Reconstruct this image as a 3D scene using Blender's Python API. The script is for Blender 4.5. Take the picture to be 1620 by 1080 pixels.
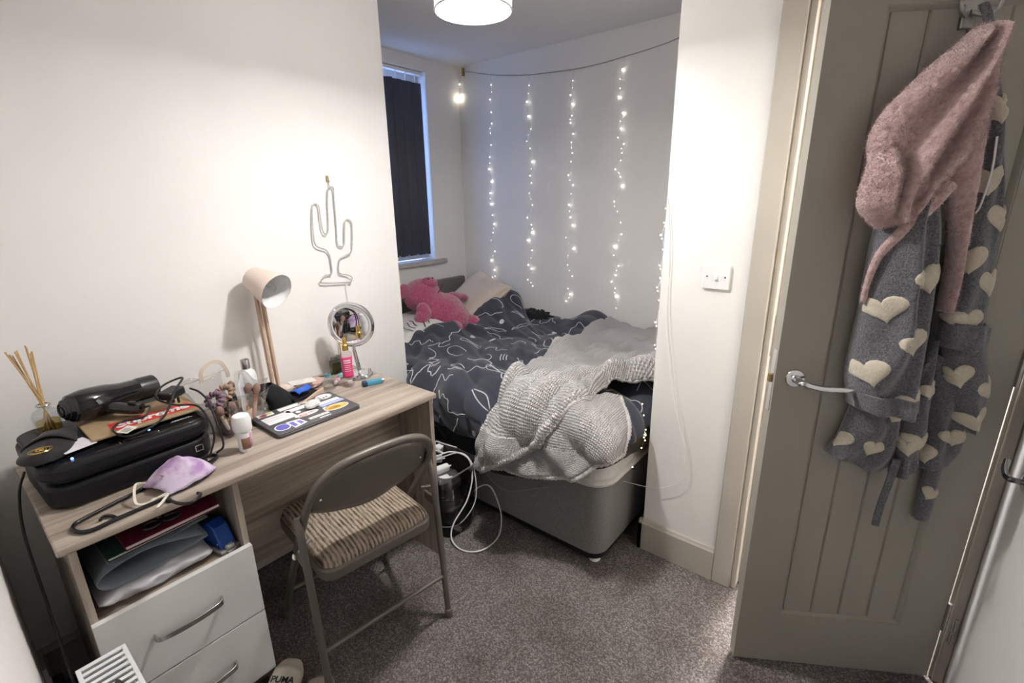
import bpy, bmesh, math, random
from mathutils import Vector, Matrix, noise, Euler

for _o in list(bpy.data.objects): bpy.data.objects.remove(_o, do_unlink=True)
S = bpy.context.scene
C = S.collection
PI = math.pi

# ------------------------------------------------------------ camera
cam_d = bpy.data.cameras.new('camera'); cam = bpy.data.objects.new('camera', cam_d); C.objects.link(cam)
cam_d.sensor_width = 36.0; cam_d.lens = 36.0 * 761.27 / 1620.0; cam_d.clip_start = 0.01
_yaw, _pitch, _roll = 0.6816, -0.2866, -0.0146
_fw = Vector((-math.sin(_yaw)*math.cos(_pitch), math.cos(_yaw)*math.cos(_pitch), math.sin(_pitch)))
_rt = _fw.cross(Vector((0, 0, 1))).normalized(); _up = _rt.cross(_fw)
_r2 = _rt*math.cos(_roll) + _up*math.sin(_roll); _u2 = _up*math.cos(_roll) - _rt*math.sin(_roll)
_m = Matrix((( _r2.x, _u2.x, -_fw.x, 1.9189), (_r2.y, _u2.y, -_fw.y, 0.0448), (_r2.z, _u2.z, -_fw.z, 1.4845), (0, 0, 0, 1)))
cam.matrix_world = _m
S.camera = cam

# ------------------------------------------------------------ dusk sky outside, exposure
W = bpy.data.worlds.new('dusk_sky'); S.world = W; W.use_nodes = True
_bg = W.node_tree.nodes['Background']; _bg.inputs[0].default_value = (0.30, 0.48, 1.0, 1); _bg.inputs[1].default_value = 6.0
S.view_settings.view_transform = 'Standard'; S.view_settings.look = 'None'
S.view_settings.gamma = 1.0; S.view_settings.use_curve_mapping = False
S.view_settings.exposure = 0.0

# ------------------------------------------------------------ helpers
def lin(r, g, b):
    f = lambda c: (c/255/12.92) if c/255 <= 0.04045 else ((c/255+0.055)/1.055)**2.4
    return (f(r), f(g), f(b))

MATS = {}
def mat(name, col, rough=0.6, metal=0.0, col2=None, nscale=40.0, nstretch=None, bump=0.0, bscale=None, spec=0.5,
        emit=None, estr=0.0, trans=0.0, ior=1.45, alpha=1.0, sheen=0.0, coat=0.0, detail=3.0, contrast=None, sss=0.0):
    if name in MATS: return MATS[name]
    m = bpy.data.materials.new(name); m.use_nodes = True; MATS[name] = m
    nt = m.node_tree; N = nt.nodes; L = nt.links; b = N['Principled BSDF']
    b.inputs['Base Color'].default_value = (*col, 1); b.inputs['Roughness'].default_value = rough
    b.inputs['Metallic'].default_value = metal; b.inputs['Specular IOR Level'].default_value = spec
    b.inputs['IOR'].default_value = ior; b.inputs['Transmission Weight'].default_value = trans
    b.inputs['Alpha'].default_value = alpha; b.inputs['Sheen Weight'].default_value = sheen
    b.inputs['Coat Weight'].default_value = coat
    if emit: b.inputs['Emission Color'].default_value = (*emit, 1); b.inputs['Emission Strength'].default_value = estr
    if col2 or bump:
        tc = N.new('ShaderNodeTexCoord'); mp = N.new('ShaderNodeMapping')
        L.new(tc.outputs['Object'], mp.inputs['Vector'])
        if nstretch: mp.inputs['Scale'].default_value = nstretch
        nz = N.new('ShaderNodeTexNoise'); nz.inputs['Scale'].default_value = nscale; nz.inputs['Detail'].default_value = detail
        L.new(mp.outputs[0], nz.inputs['Vector'])
        if col2:
            rp = N.new('ShaderNodeValToRGB'); lo, hi = contrast or (0.35, 0.65)
            rp.color_ramp.elements[0].position = lo; rp.color_ramp.elements[1].position = hi
            rp.color_ramp.elements[0].color = (*col, 1); rp.color_ramp.elements[1].color = (*col2, 1)
            L.new(nz.outputs[0], rp.inputs[0]); L.new(rp.outputs[0], b.inputs['Base Color'])
        if bump:
            n2 = nz
            if bscale:
                n2 = N.new('ShaderNodeTexNoise'); n2.inputs['Scale'].default_value = bscale; n2.inputs['Detail'].default_value = 2
                L.new(tc.outputs['Object'], n2.inputs['Vector'])
            bp = N.new('ShaderNodeBump'); bp.inputs['Strength'].default_value = bump; bp.inputs['Distance'].default_value = 0.004
            L.new(n2.outputs[0], bp.inputs['Height']); L.new(bp.outputs[0], b.inputs['Normal'])
    return m

def catmull(pts, n=8, closed=False):
    P = [Vector(p) for p in pts]; out = []; k = len(P)
    rng = range(k if closed else k-1)
    for i in rng:
        p0 = P[(i-1) % k] if (closed or i > 0) else P[0]*2-P[1]
        p1 = P[i]; p2 = P[(i+1) % k]
        p3 = P[(i+2) % k] if (closed or i+2 < k) else P[-1]*2-P[-2]
        for j in range(n):
            t = j/n
            out.append(0.5*((2*p1)+(p2-p0)*t+(2*p0-5*p1+4*p2-p3)*t*t+(3*p1-p0-3*p2+p3)*t*t*t))
    if not closed: out.append(P[-1].copy())
    return out

class MB:
    def __init__(s): s.v = []; s.f = []
    def add(s, vs, fs, mx=None):
        o = len(s.v)
        s.v += [(mx @ Vector(p)) if mx else Vector(p) for p in vs]
        s.f += [tuple(i+o for i in f) for f in fs]; return s
    def box(s, lo, hi, mx=None):
        x0, y0, z0 = lo; x1, y1, z1 = hi
        return s.add([(x0,y0,z0),(x1,y0,z0),(x1,y1,z0),(x0,y1,z0),(x0,y0,z1),(x1,y0,z1),(x1,y1,z1),(x0,y1,z1)],
                     [(0,3,2,1),(4,5,6,7),(0,1,5,4),(1,2,6,5),(2,3,7,6),(3,0,4,7)], mx)
    def tube(s, path, r, seg=8, closed=False, caps=True, squash=None):
        P = [Vector(p) for p in path]; n = len(P); vs = []; fs = []
        R = r if isinstance(r, (list, tuple)) else [r]*n
        T = []
        for i in range(n):
            a = P[(i-1) % n] if (closed or i > 0) else P[0]; b = P[(i+1) % n] if (closed or i < n-1) else P[-1]
            d = b-a; T.append(d.normalized() if d.length > 1e-9 else Vector((0,0,1)))
        up = Vector((0,0,1)) if abs(T[0].z) < 0.9 else Vector((1,0,0))
        u = T[0].cross(up).normalized()
        for i in range(n):
            u = (u - T[i]*u.dot(T[i]))
            u = u.normalized() if u.length > 1e-6 else T[i].orthogonal().normalized()
            w = T[i].cross(u)
            for k in range(seg):
                a = 2*PI*k/seg; q = squash or 1.0
                vs.append(P[i]+u*math.cos(a)*R[i]+w*math.sin(a)*R[i]*q)
        m = n if closed else n-1
        for i in range(m):
            j = (i+1) % n
            for k in range(seg):
                l = (k+1) % seg; fs.append((i*seg+k, i*seg+l, j*seg+l, j*seg+k))
        if caps and not closed:
            fs.append(tuple(range(seg-1, -1, -1))); fs.append(tuple((n-1)*seg+k for k in range(seg)))
        return s.add(vs, fs)
    def ribbon(s, path, w, nrm, th=0.0008):
        # flat strip of width w along path, thickness th along nrm
        P = [Vector(p) for p in path]; n = len(P); vs = []; fs = []
        for i in range(n):
            d = (P[min(i+1,n-1)]-P[max(i-1,0)]).normalized()
            nn = Vector(nrm[i] if isinstance(nrm, list) else nrm).normalized(); u = d.cross(nn).normalized()*(w[i] if isinstance(w, list) else w)*0.5
            vs += [P[i]-u, P[i]+u, P[i]+u+nn*th, P[i]-u+nn*th]
        for i in range(n-1):
            for k in range(4):
                l = (k+1) % 4; fs.append((i*4+k, i*4+l, i*4+4+l, i*4+4+k))
        fs.append((3,2,1,0)); fs.append(((n-1)*4, (n-1)*4+1, (n-1)*4+2, (n-1)*4+3))
        return s.add(vs, fs)
    def lathe(s, prof, seg=24, mx=None, closed_top=True, closed_bot=True):
        vs = []; fs = []; n = len(prof)
        for r, z in prof:
            for k in range(seg):
                a = 2*PI*k/seg; vs.append((r*math.cos(a), r*math.sin(a), z))
        for i in range(n-1):
            for k in range(seg):
                l = (k+1) % seg; fs.append((i*seg+k, i*seg+l, (i+1)*seg+l, (i+1)*seg+k))
        if closed_bot: fs.append(tuple(range(seg-1, -1, -1)))
        if closed_top: fs.append(tuple((n-1)*seg+k for k in range(seg)))
        return s.add(vs, fs, mx)
    def prism(s, poly, z0, z1, mx=None):
        n = len(poly)
        vs = [(x, y, z0) for x, y in poly]+[(x, y, z1) for x, y in poly]
        fs = [tuple(range(n-1, -1, -1)), tuple(range(n, 2*n))]+[(i, (i+1) % n, n+(i+1) % n, n+i) for i in range(n)]
        return s.add(vs, fs, mx)
    def ball(s, c, r, seg=16, rings=10, mx=None):
        rx, ry, rz = r if isinstance(r, (list, tuple)) else (r, r, r)
        M = (Matrix.Translation(c) @ mx) if mx else Matrix.Translation(c)
        vs = [(0,0,-rz)]; fs = []
        for i in range(1, rings):
            t = -PI/2+PI*i/rings
            for k in range(seg):
                a = 2*PI*k/seg; vs.append((rx*math.cos(t)*math.cos(a), ry*math.cos(t)*math.sin(a), rz*math.sin(t)))
        vs.append((0,0,rz)); top = len(vs)-1
        for k in range(seg): fs.append((0, 1+(k+1) % seg, 1+k))
        for i in range(rings-2):
            for k in range(seg):
                l = (k+1) % seg; a = 1+i*seg; fs.append((a+k, a+l, a+seg+l, a+seg+k))
        a = 1+(rings-2)*seg
        for k in range(seg): fs.append((a+k, a+(k+1) % seg, top))
        return s.add(vs, fs, M)
    def grid(s, fn, nu, nv, close_u=False):
        vs = [fn(i/(nu if close_u else nu-1), j/(nv-1)) for i in range(nu) for j in range(nv)]
        fs = []
        for i in range(nu if close_u else nu-1):
            k = (i+1) % nu
            for j in range(nv-1): fs.append((i*nv+j, k*nv+j, k*nv+j+1, i*nv+j+1))
        return s.add(vs, fs)
    def build(s, name, m, parent=None, world=False, smooth=True, bevel=0, bseg=2, sub=0, solid=0, angle=40, uv=None, soff=-1):
        me = bpy.data.meshes.new(name)
        V = s.v
        if world and parent is not None:
            inv = parent.matrix_basis.inverted()
            if parent.parent: inv = inv @ parent.parent.matrix_basis.inverted()
            V = [inv @ p for p in V]
        me.from_pydata([tuple(p) for p in V], [], s.f); me.update()
        bm = bmesh.new(); bm.from_mesh(me); bmesh.ops.recalc_face_normals(bm, faces=bm.faces); bm.to_mesh(me); bm.free()
        if uv:
            ul = me.uv_layers.new(name='uv')
            for lp in me.loops: ul.data[lp.index].uv = uv[lp.vertex_index]
        if smooth:
            me.polygons.foreach_set('use_smooth', [True]*len(me.polygons)); me.set_sharp_from_angle(angle=math.radians(angle))
        if m: me.materials.append(m)
        o = bpy.data.objects.new(name, me); C.objects.link(o)
        if parent is not None: o.parent = parent
        if solid:
            d = o.modifiers.new('solid', 'SOLIDIFY'); d.thickness = solid; d.offset = soff
        if bevel:
            d = o.modifiers.new('bevel', 'BEVEL'); d.width = bevel; d.segments = bseg; d.limit_method = 'ANGLE'; d.angle_limit = math.radians(50); d.harden_normals = False
        if sub:
            d = o.modifiers.new('sub', 'SUBSURF'); d.levels = sub; d.render_levels = sub
        return o

def tag(o, label=None, cat=None, group=None, kind=None):
    if label: o['label'] = label
    if cat: o['category'] = cat
    if group: o['group'] = group
    if kind: o['kind'] = kind
    return o
def thing(name, label, cat, loc=(0,0,0), rz=0.0, group=None, rot=None):
    o = bpy.data.objects.new(name, None); C.objects.link(o); o.empty_display_size = 0.05
    o.location = loc; o.rotation_euler = rot if rot else (0, 0, rz)
    return tag(o, label, cat, group)
def struct(mb, name, m, label, **k):
    o = mb.build(name, m, **k); return tag(o, label, None, None, 'structure')
def RZ(a): return Matrix.Rotation(a, 4, 'Z')
def RX(a): return Matrix.Rotation(a, 4, 'X')
def RY(a): return Matrix.Rotation(a, 4, 'Y')
def T(x, y, z): return Matrix.Translation((x, y, z))
def align(a, b):
    # matrix taking +Z to direction a->b with origin at a
    d = Vector(b)-Vector(a); return Matrix.Translation(a) @ d.to_track_quat('Z', 'Y').to_matrix().to_4x4(), d.length
def fbm(p, o=3): return noise.fractal(Vector(p), 0.5, 2.0, o)
def fur_on(o, count, length, m, parent, droop=0.3, width=0.0009, seed=1):
    # short pile: one tapered blade per hair, scattered over the mesh by area
    rnd = random.Random(seed); me = o.data; me.calc_loop_triangles(); tr = me.loop_triangles; cum = []; a = 0.0
    import bisect
    for t in tr: a += t.area; cum.append(a)
    vs = []; fs = []
    for _ in range(count):
        t = tr[min(len(tr)-1, bisect.bisect(cum, rnd.random()*a))]; u, v = rnd.random(), rnd.random()
        if u+v > 1: u, v = 1-u, 1-v
        p0, p1, p2 = (me.vertices[i].co for i in t.vertices); n0, n1, n2 = (me.vertices[i].normal for i in t.vertices)
        p = p0+(p1-p0)*u+(p2-p0)*v; n = (n0+(n1-n0)*u+(n2-n0)*v).normalized()
        d = (n+Vector((rnd.gauss(0, 0.45), rnd.gauss(0, 0.45), rnd.gauss(0, 0.45)-droop))).normalized()*length*rnd.uniform(0.6, 1.2)
        w = d.cross(n); w = (w.normalized() if w.length > 1e-6 else n.orthogonal().normalized())*width/2
        k = len(vs); vs += [p-w, p+w, p+d]; fs.append((k, k+1, k+2))
    mb = MB(); mb.v = vs; mb.f = fs; q = mb.build('fur', m, parent, angle=180); q['kind'] = 'stuff'; return q
def rrect(w, h, r, n=5, cx=0, cy=0):
    out = []
    for sx, sy, a0 in ((1,1,0),(-1,1,PI/2),(-1,-1,PI),(1,-1,1.5*PI)):
        for k in range(n+1):
            a = a0+PI/2*k/n; out.append((cx+sx*(w/2-r)+r*math.cos(a), cy+sy*(h/2-r)+r*math.sin(a)))
    return out
def text_obj(txt, size, m, parent, mx, name='lettering', ext=0.0004, bold=0.0, shear=0.0, spacing=1.0):
    cu = bpy.data.curves.new(name, 'FONT'); cu.body = txt; cu.size = size; cu.extrude = ext; cu.align_x = 'CENTER'; cu.align_y = 'CENTER'
    cu.offset = bold; cu.shear = shear; cu.space_character = spacing; cu.resolution_u = 3
    o = bpy.data.objects.new('tmp', cu); C.objects.link(o)
    bpy.context.view_layer.update()
    me = bpy.data.meshes.new_from_object(o.evaluated_get(bpy.context.evaluated_depsgraph_get()))
    bpy.data.objects.remove(o, do_unlink=True)
    me.transform(mx); me.materials.clear(); me.materials.append(m)
    o2 = bpy.data.objects.new(name, me); C.objects.link(o2); o2.parent = parent; return o2
# ------------------------------------------------------------ materials of the room
m_wall = mat('wall_paint', (0.83, 0.812, 0.79), 0.75, col2=(0.805, 0.787, 0.765), nscale=3, bump=0.06, bscale=220)
m_ceil = mat('ceiling_paint', (0.80, 0.785, 0.785), 0.85, col2=(0.78, 0.765, 0.765), nscale=4, bump=0.05, bscale=200)
m_trim = mat('taupe_trim_paint', (0.47, 0.435, 0.385), 0.45, col2=(0.44, 0.405, 0.36), nscale=5, bump=0.03, bscale=150)
m_door = mat('taupe_door_paint', (0.39, 0.368, 0.318), 0.5, col2=(0.37, 0.348, 0.298), nscale=4, bump=0.08, bscale=260)
m_chrome = mat('chrome', (0.75, 0.75, 0.76), 0.12, 1.0)
m_steel = mat('brushed_steel', (0.56, 0.54, 0.52), 0.27, 1.0)
m_white = mat('white_plastic', (0.82, 0.82, 0.82), 0.35)
m_black = mat('black_plastic', (0.012, 0.012, 0.014), 0.35)
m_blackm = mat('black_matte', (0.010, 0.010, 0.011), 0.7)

def carpet_mat():
    m = bpy.data.materials.new('speckled_carpet'); m.use_nodes = True; nt = m.node_tree; N = nt.nodes; L = nt.links; b = N['Principled BSDF']
    tc = N.new('ShaderNodeTexCoord')
    v = N.new('ShaderNodeTexVoronoi'); v.inputs['Scale'].default_value = 230; L.new(tc.outputs['Object'], v.inputs['Vector'])
    n1 = N.new('ShaderNodeTexNoise'); n1.inputs['Scale'].default_value = 150; n1.inputs['Detail'].default_value = 3; L.new(tc.outputs['Object'], n1.inputs['Vector'])
    n2 = N.new('ShaderNodeTexNoise'); n2.inputs['Scale'].default_value = 4; n2.inputs['Detail'].default_value = 5; L.new(tc.outputs['Object'], n2.inputs['Vector'])
    sep = N.new('ShaderNodeSeparateColor'); L.new(v.outputs['Color'], sep.inputs[0])
    r1 = N.new('ShaderNodeValToRGB'); e = r1.color_ramp.elements
    e[0].position = 0.0; e[0].color = (0.055, 0.049, 0.047, 1); e[1].position = 1.0; e[1].color = (0.46, 0.42, 0.40, 1)
    k = r1.color_ramp.elements.new(0.5); k.color = (0.16, 0.142, 0.136, 1)
    mx0 = N.new('ShaderNodeMath'); mx0.operation = 'ADD'; L.new(sep.outputs[0], mx0.inputs[0]); L.new(n1.outputs[0], mx0.inputs[1])
    mh = N.new('ShaderNodeMath'); mh.operation = 'MULTIPLY'; mh.inputs[1].default_value = 0.5; L.new(mx0.outputs[0], mh.inputs[0]); L.new(mh.outputs[0], r1.inputs[0])
    r2 = N.new('ShaderNodeValToRGB'); r2.color_ramp.elements[0].position = 0.36; r2.color_ramp.elements[0].color = (0.72, 0.69, 0.68, 1)
    r2.color_ramp.elements[1].position = 0.58; r2.color_ramp.elements[1].color = (1, 1, 1, 1); L.new(n2.outputs[0], r2.inputs[0])
    mm = N.new('ShaderNodeMix'); mm.data_type = 'RGBA'; mm.blend_type = 'MULTIPLY'; mm.inputs[0].default_value = 1
    L.new(r1.outputs[0], mm.inputs[6]); L.new(r2.outputs[0], mm.inputs[7]); L.new(mm.outputs[2], b.inputs['Base Color'])
    b.inputs['Roughness'].default_value = 0.95; b.inputs['Specular IOR Level'].default_value = 0.1
    bp = N.new('ShaderNodeBump'); bp.inputs['Strength'].default_value = 0.9; bp.inputs['Distance'].default_value = 0.006
    L.new(mh.outputs[0], bp.inputs['Height']); L.new(bp.outputs[0], b.inputs['Normal'])
    return m
m_carpet = carpet_mat()

# ------------------------------------------------------------ the shell
XW, YW, YL, XP, YP, HC = -0.805, 2.828, 1.536, 1.2265, 1.791, 2.3975
YN, XR = 0.012, 2.240          # wall behind the desk end, right wall
XO1, XO2 = 1.602, 2.222        # door opening
YH = 3.25                      # far side of the hallway
struct(MB().box((XW-0.3, -1.0, -0.08), (3.2, YH, 0.0)), 'floor', m_carpet, 'grey-brown speckled fitted carpet')
struct(MB().box((XW-0.3, -1.0, HC), (3.2, YH, HC+0.1)), 'ceiling', m_ceil, 'plain white ceiling')
struct(MB().box((XW-0.12, -0.9, 0), (0, YL, HC)), 'wall_left', m_wall, 'white wall behind the desk')
def wall_window():
    mb = MB(); x0, x1 = XW-0.16, XW
    y0, y1, z0, z1 = 1.72, 2.512, 1.036, 2.318
    mb.box((x0, YL, 0), (x1, YW+0.12, z0)); mb.box((x0, YL, z1), (x1, YW+0.12, HC))
    mb.box((x0, YL, z0), (x1, y0, z1)); mb.box((x0, y1, z0), (x1, YW+0.12, z1))
    return mb
struct(wall_window(), 'wall_window', m_wall, 'white wall with the blind-covered window at the bed head')
struct(MB().box((XW, YW, 0), (XP+0.1, YW+0.12, HC)), 'wall_back', m_wall, 'white wall beside the bed, hung with string lights')
# partition with the doorway: pillar, return beside the bed, piece above the door
struct(MB().box((XP, YP, 0), (XO1, YP+0.1, HC)).box((XP, YP+0.1, 0), (XP+0.1, YW, HC)).box((XO1, YP, 2.03), (XO2, YP+0.1, HC)).box((XO2, YP, 0), (XR+0.1, YP+0.1, HC)),
       'wall_right', m_wall, 'white wall with light switch beside the taupe door')
struct(MB().box((XR, -0.9, 0), (XR+0.1, YP, HC)), 'wall_side', m_wall, 'grey-white wall at the right edge by the door hinges')
struct(MB().box((0, YN-0.08, 0), (1.45, YN, HC)).box((0.55, -1.0, 0), (XR+0.1, -0.9, HC)).box((0.55, -0.9, 0), (0.65, YN-0.08, HC)), 'wall_near', m_wall, 'white wall at the left edge behind the radiator')
# hallway beyond the door
struct(MB().box((XP+0.1, YH-0.05, 0), (3.2, YH, HC)).box((3.1, YP+0.1, 0), (3.2, YH, HC)).box((XR+0.1, YP, 0), (3.2, YP+0.1, HC)), 'wall_hallway', m_wall, 'white hallway wall glimpsed through the door gap')

def skirting(name, a, b, nrm, label):
    # moulded board from a to b on the floor, proud along nrm
    mb = MB(); a = Vector((*a, 0)); b = Vector((*b, 0)); n = Vector((*nrm, 0))
    prof = [(0, 0), (0.016, 0), (0.016, 0.128), (0.011, 0.134), (0.009, 0.142), (0, 0.145)]
    vs = [a+n*p+Vector((0, 0, z)) for p, z in prof]+[b+n*p+Vector((0, 0, z)) for p, z in prof]; k = len(prof)
    mb.add(vs, [tuple(range(k)), tuple(range(2*k-1, k-1, -1))]+[(i, (i+1) % k, k+(i+1) % k, k+i) for i in range(k)])
    return struct(mb, name, m_trim, label, angle=30)
skirting('baseboard_right', (XP-0.016, YP), (1.5294, YP), (0, -1), 'taupe skirting board under the light switch')
skirting('baseboard_return', (XP, YP-0.016), (XP, YW), (-1, 0), 'taupe skirting board on the wall end by the bed foot')
skirting('baseboard_left', (0, YN), (0, YL), (1, 0), 'taupe skirting board along the wall under the desk')
skirting('baseboard_near', (0.016, YN), (1.45, YN), (0, 1), 'taupe skirting board under the radiator')

# door casing and frame
def casing():
    mb = MB()
    for x0, x1 in ((1.5294, 1.598), (XO2-0.010, XR-0.001)):
        mb.box((x0, YP-0.018, 0), (x1, YP, 2.10))
    mb.box((1.5294, YP-0.018, 2.035), (XR-0.002, YP, 2.10))
    return mb
tr1 = struct(casing(), 'trim_1', m_trim, 'taupe architrave around the doorway', bevel=0.004)
MB().box((2.219, YP-0.021, 0.165), (2.233, YP-0.017, 0.255)).tube([(2.226, YP-0.023, 0.165), (2.226, YP-0.023, 0.205)], 0.005, 10).tube([(2.226, YP-0.023, 0.212), (2.226, YP-0.023, 0.255)], 0.005, 10).build('hinge', m_steel, tr1, bevel=0.001)
def frame():
    mb = MB()
    for x0, x1 in ((XO1-0.001, XO1+0.016), (XO2-0.0185, XO2+0.001)):
        mb.box((x0, YP-0.005, 0), (x1, YP+0.1, 2.03))
    mb.box((XO1+0.016, YP+0.045, 0), (XO1+0.030, YP+0.075, 2.03))
    mb.box((XO1, YP-0.005, 2.018), (XO2, YP+0.1, 2.032))
    return mb
fr = struct(frame(), 'trim_2', m_trim, 'taupe door lining with stop bead on the latch side', bevel=0.0015)
MB().box((XO1+0.0155, YP+0.012, 0.96), (XO1+0.0175, YP+0.034, 1.10)).build('strike_plate', m_chrome, fr, bevel=0.001)

# ------------------------------------------------------------ window, sill
m_upvc = mat('white_window_frame', (0.8, 0.8, 0.82), 0.35)
def glass_mat(name, col=(1, 1, 1), rough=0.02, ior=1.45, mix=0.85):
    m = bpy.data.materials.new(name); m.use_nodes = True; N = m.node_tree.nodes; L = m.node_tree.links
    out = N['Material Output']; N.remove(N['Principled BSDF'])
    t = N.new('ShaderNodeBsdfTransparent'); t.inputs[0].default_value = (*col, 1)
    g = N.new('ShaderNodeBsdfGlossy'); g.inputs['Roughness'].default_value = rough
    lw = N.new('ShaderNodeLayerWeight'); lw.inputs[0].default_value = 0.5
    pw = N.new('ShaderNodeMath'); pw.operation = 'POWER'; pw.inputs[1].default_value = 3.5; L.new(lw.outputs['Facing'], pw.inputs[0])
    f = N.new('ShaderNodeMath'); f.operation = 'MULTIPLY_ADD'; f.inputs[1].default_value = 0.55; f.inputs[2].default_value = (ior-1)*0.09; L.new(pw.outputs[0], f.inputs[0])
    mx = N.new('ShaderNodeMixShader'); L.new(f.outputs[0], mx.inputs[0]); L.new(t.outputs[0], mx.inputs[1]); L.new(g.outputs[0], mx.inputs[2]); L.new(mx.outputs[0], out.inputs[0])
    return m
m_pane = glass_mat('window_glass')
wn = tag(MB().box((XW-0.155, 1.722, 1.068), (XW-0.10, 1.78, 2.316)).box((XW-0.155, 2.452, 1.068), (XW-0.10, 2.51, 2.316))
         .box((XW-0.155, 1.78, 1.068), (XW-0.10, 2.452, 1.13)).box((XW-0.155, 1.78, 2.256), (XW-0.10, 2.452, 2.316)).build('window_1', m_upvc, bevel=0.004),
         'window behind the dark vertical blinds', None, None, 'structure')
MB().box((XW-0.134, 1.78, 1.13), (XW-0.122, 2.452, 2.256)).build('pane', m_pane, wn, smooth=False)
m_sill = mat('stone_sill', (0.50, 0.47, 0.43), 0.5, col2=(0.42, 0.39, 0.36), nscale=30)
struct(MB().box((XW-0.1, 1.722, 1.036), (XW, 2.51, 1.066)).box((XW, 1.62, 1.036), (XW+0.035, 2.60, 1.066)), 'trim_3', m_sill, 'pale window sill board above the bed head', bevel=0.004)
# ------------------------------------------------------------ door
TH = 0.5491
door = thing('door_1', None, None, (2.2015, 1.773, 0), PI+TH)
tag(door, 'taupe panelled door standing ajar with a dressing gown on it', None, None, 'structure')
XF0, XF1, ZF0, ZF1 = 0.118, 0.472, 0.20, 1.885     # panel field
leaf = MB()
leaf.box((0.003, -0.038, 0.012), (XF0, 0, 1.985)); leaf.box((XF1, -0.038, 0.012), (0.590, 0, 1.985))
leaf.box((XF0, -0.038, 0.012), (XF1, 0, ZF0)); leaf.box((XF0, -0.038, ZF1), (XF1, 0, 1.985))
leaf.box((XF0, -0.034, ZF0), (XF1, -0.018, ZF1))
leaf.build('leaf', m_door, door)
bead = MB()
for a, b, w in (((XF0, ZF0), (XF1, ZF0), 0), ((XF1, ZF0), (XF1, ZF1), 0), ((XF1, ZF1), (XF0, ZF1), 0), ((XF0, ZF1), (XF0, ZF0), 0)):
    va = Vector((a[0], 0, a[1])); vb = Vector((b[0], 0, b[1])); d = (vb-va).normalized(); inn = Vector((-d.z, 0, d.x))
    pr = [(0.0, -0.012), (0.0, -0.001), (0.004, -0.0005), (0.008, -0.004), (0.012, -0.010), (0.014, -0.012)]
    k = len(pr); vs = []
    for P, s in ((va, 1), (vb, -1)):
        vs += [P+inn*q+d*q*s+Vector((0, y, 0)) for q, y in pr]
    bead.add(vs, [tuple(range(k)), tuple(range(2*k-1, k-1, -1))]+[(i, (i+1) % k, k+(i+1) % k, k+i) for i in range(k)])
bead.build('moulding', m_door, door)
pw = (XF1-XF0-0.024)/4
pm = MB()
x0, x1 = 0.0, pw; g = 0.004
prof = [(x0, -0.019), (x0, -0.0135), (x0+g, -0.0085), (x1-g, -0.0085), (x1, -0.0135), (x1, -0.019)]
k = len(prof)
vs = [(x, y, ZF0+0.012) for x, y in prof]+[(x, y, ZF1-0.012) for x, y in prof]
pm.add(vs, [tuple(range(k)), tuple(range(2*k-1, k-1, -1))]+[(i, (i+1) % k, k+(i+1) % k, k+i) for i in range(k)])
pl0 = pm.build('plank', m_door, door, angle=20); pl0.location = (XF0+0.012, 0, 0)
for i in range(1, 4):
    p = pl0.copy(); C.objects.link(p); p.location = (XF0+0.012+pw*i, 0, 0)
# lever handle on round rose
h = MB()
rose = MB().lathe([(0.0255, 0), (0.0255, 0.005), (0.023, 0.008), (0.011, 0.010), (0.010, 0.012)], 28, T(0.540, 0, 1.005) @ RX(-PI/2))
hd = rose.build('handle', m_chrome, door)
lv = MB().lathe([(0.010, 0.008), (0.010, 0.044)], 18, T(0.540, 0, 1.005) @ RX(-PI/2))
path = catmull([(0.540, 0.036, 1.005), (0.540, 0.047, 1.005), (0.531, 0.054, 1.005), (0.50, 0.056, 0.998), (0.46, 0.056, 0.995), (0.425, 0.055, 0.996), (0.402, 0.052, 0.998)], 6)
lv.tube(path, [0.0095]*14+[0.0085]*10+[0.0075]*(len(path)-24), 12)
lv.build('lever', m_chrome, hd)
m_brass = mat('worn_brass', (0.42, 0.30, 0.13), 0.35, 1.0)
MB().box((0.5895, -0.030, 0.90), (0.5912, -0.008, 1.08)).build('latch_plate', m_chrome, door, bevel=0.001)
MB().box((0.5910, -0.026, 0.985), (0.599, -0.014, 1.008)).build('latch_bolt', m_brass, door, bevel=0.001)
for z in (0.20, 1.0, 1.78):
    hg = MB(); hg.tube([(0.0, 0.004, z), (0.0, 0.004, z+0.1)], 0.006, 10)
    hg.box((0.003, -0.030, z), (0.0045, -0.001, z+0.1)).build('hinge', m_steel, door)

# ------------------------------------------------------------ light switch
sw = thing('light_switch', 'white single rocker light switch on the wall beside the door', 'light switch', (1.4245, YP, 1.2175))
MB().prism(rrect(0.092, 0.088, 0.006), 0, 0.009, RX(PI/2)).build('plate', m_white, sw, bevel=0.0025)
rk = MB(); rk.prism([(-0.0085, 0.009), (-0.0085, 0.012), (0, 0.0135), (0.0085, 0.016), (0.0085, 0.009)], -0.0055, 0.0055, RY(PI/2) @ RX(0) @ Matrix(((1,0,0,0),(0,-1,0,0),(0,0,1,0),(0,0,0,1))))
rk.build('rocker', m_white, sw, bevel=0.0008)
m_screw = mat('dull_screw', (0.2, 0.2, 0.2), 0.4, 1.0)
for x in (-0.0305, 0.0305):
    s = MB().lathe([(0.0034, 0), (0.0034, 0.0006), (0.003, 0.001)], 12, T(x, -0.0088, 0) @ RX(PI/2)).build('screw', m_screw, sw)

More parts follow.
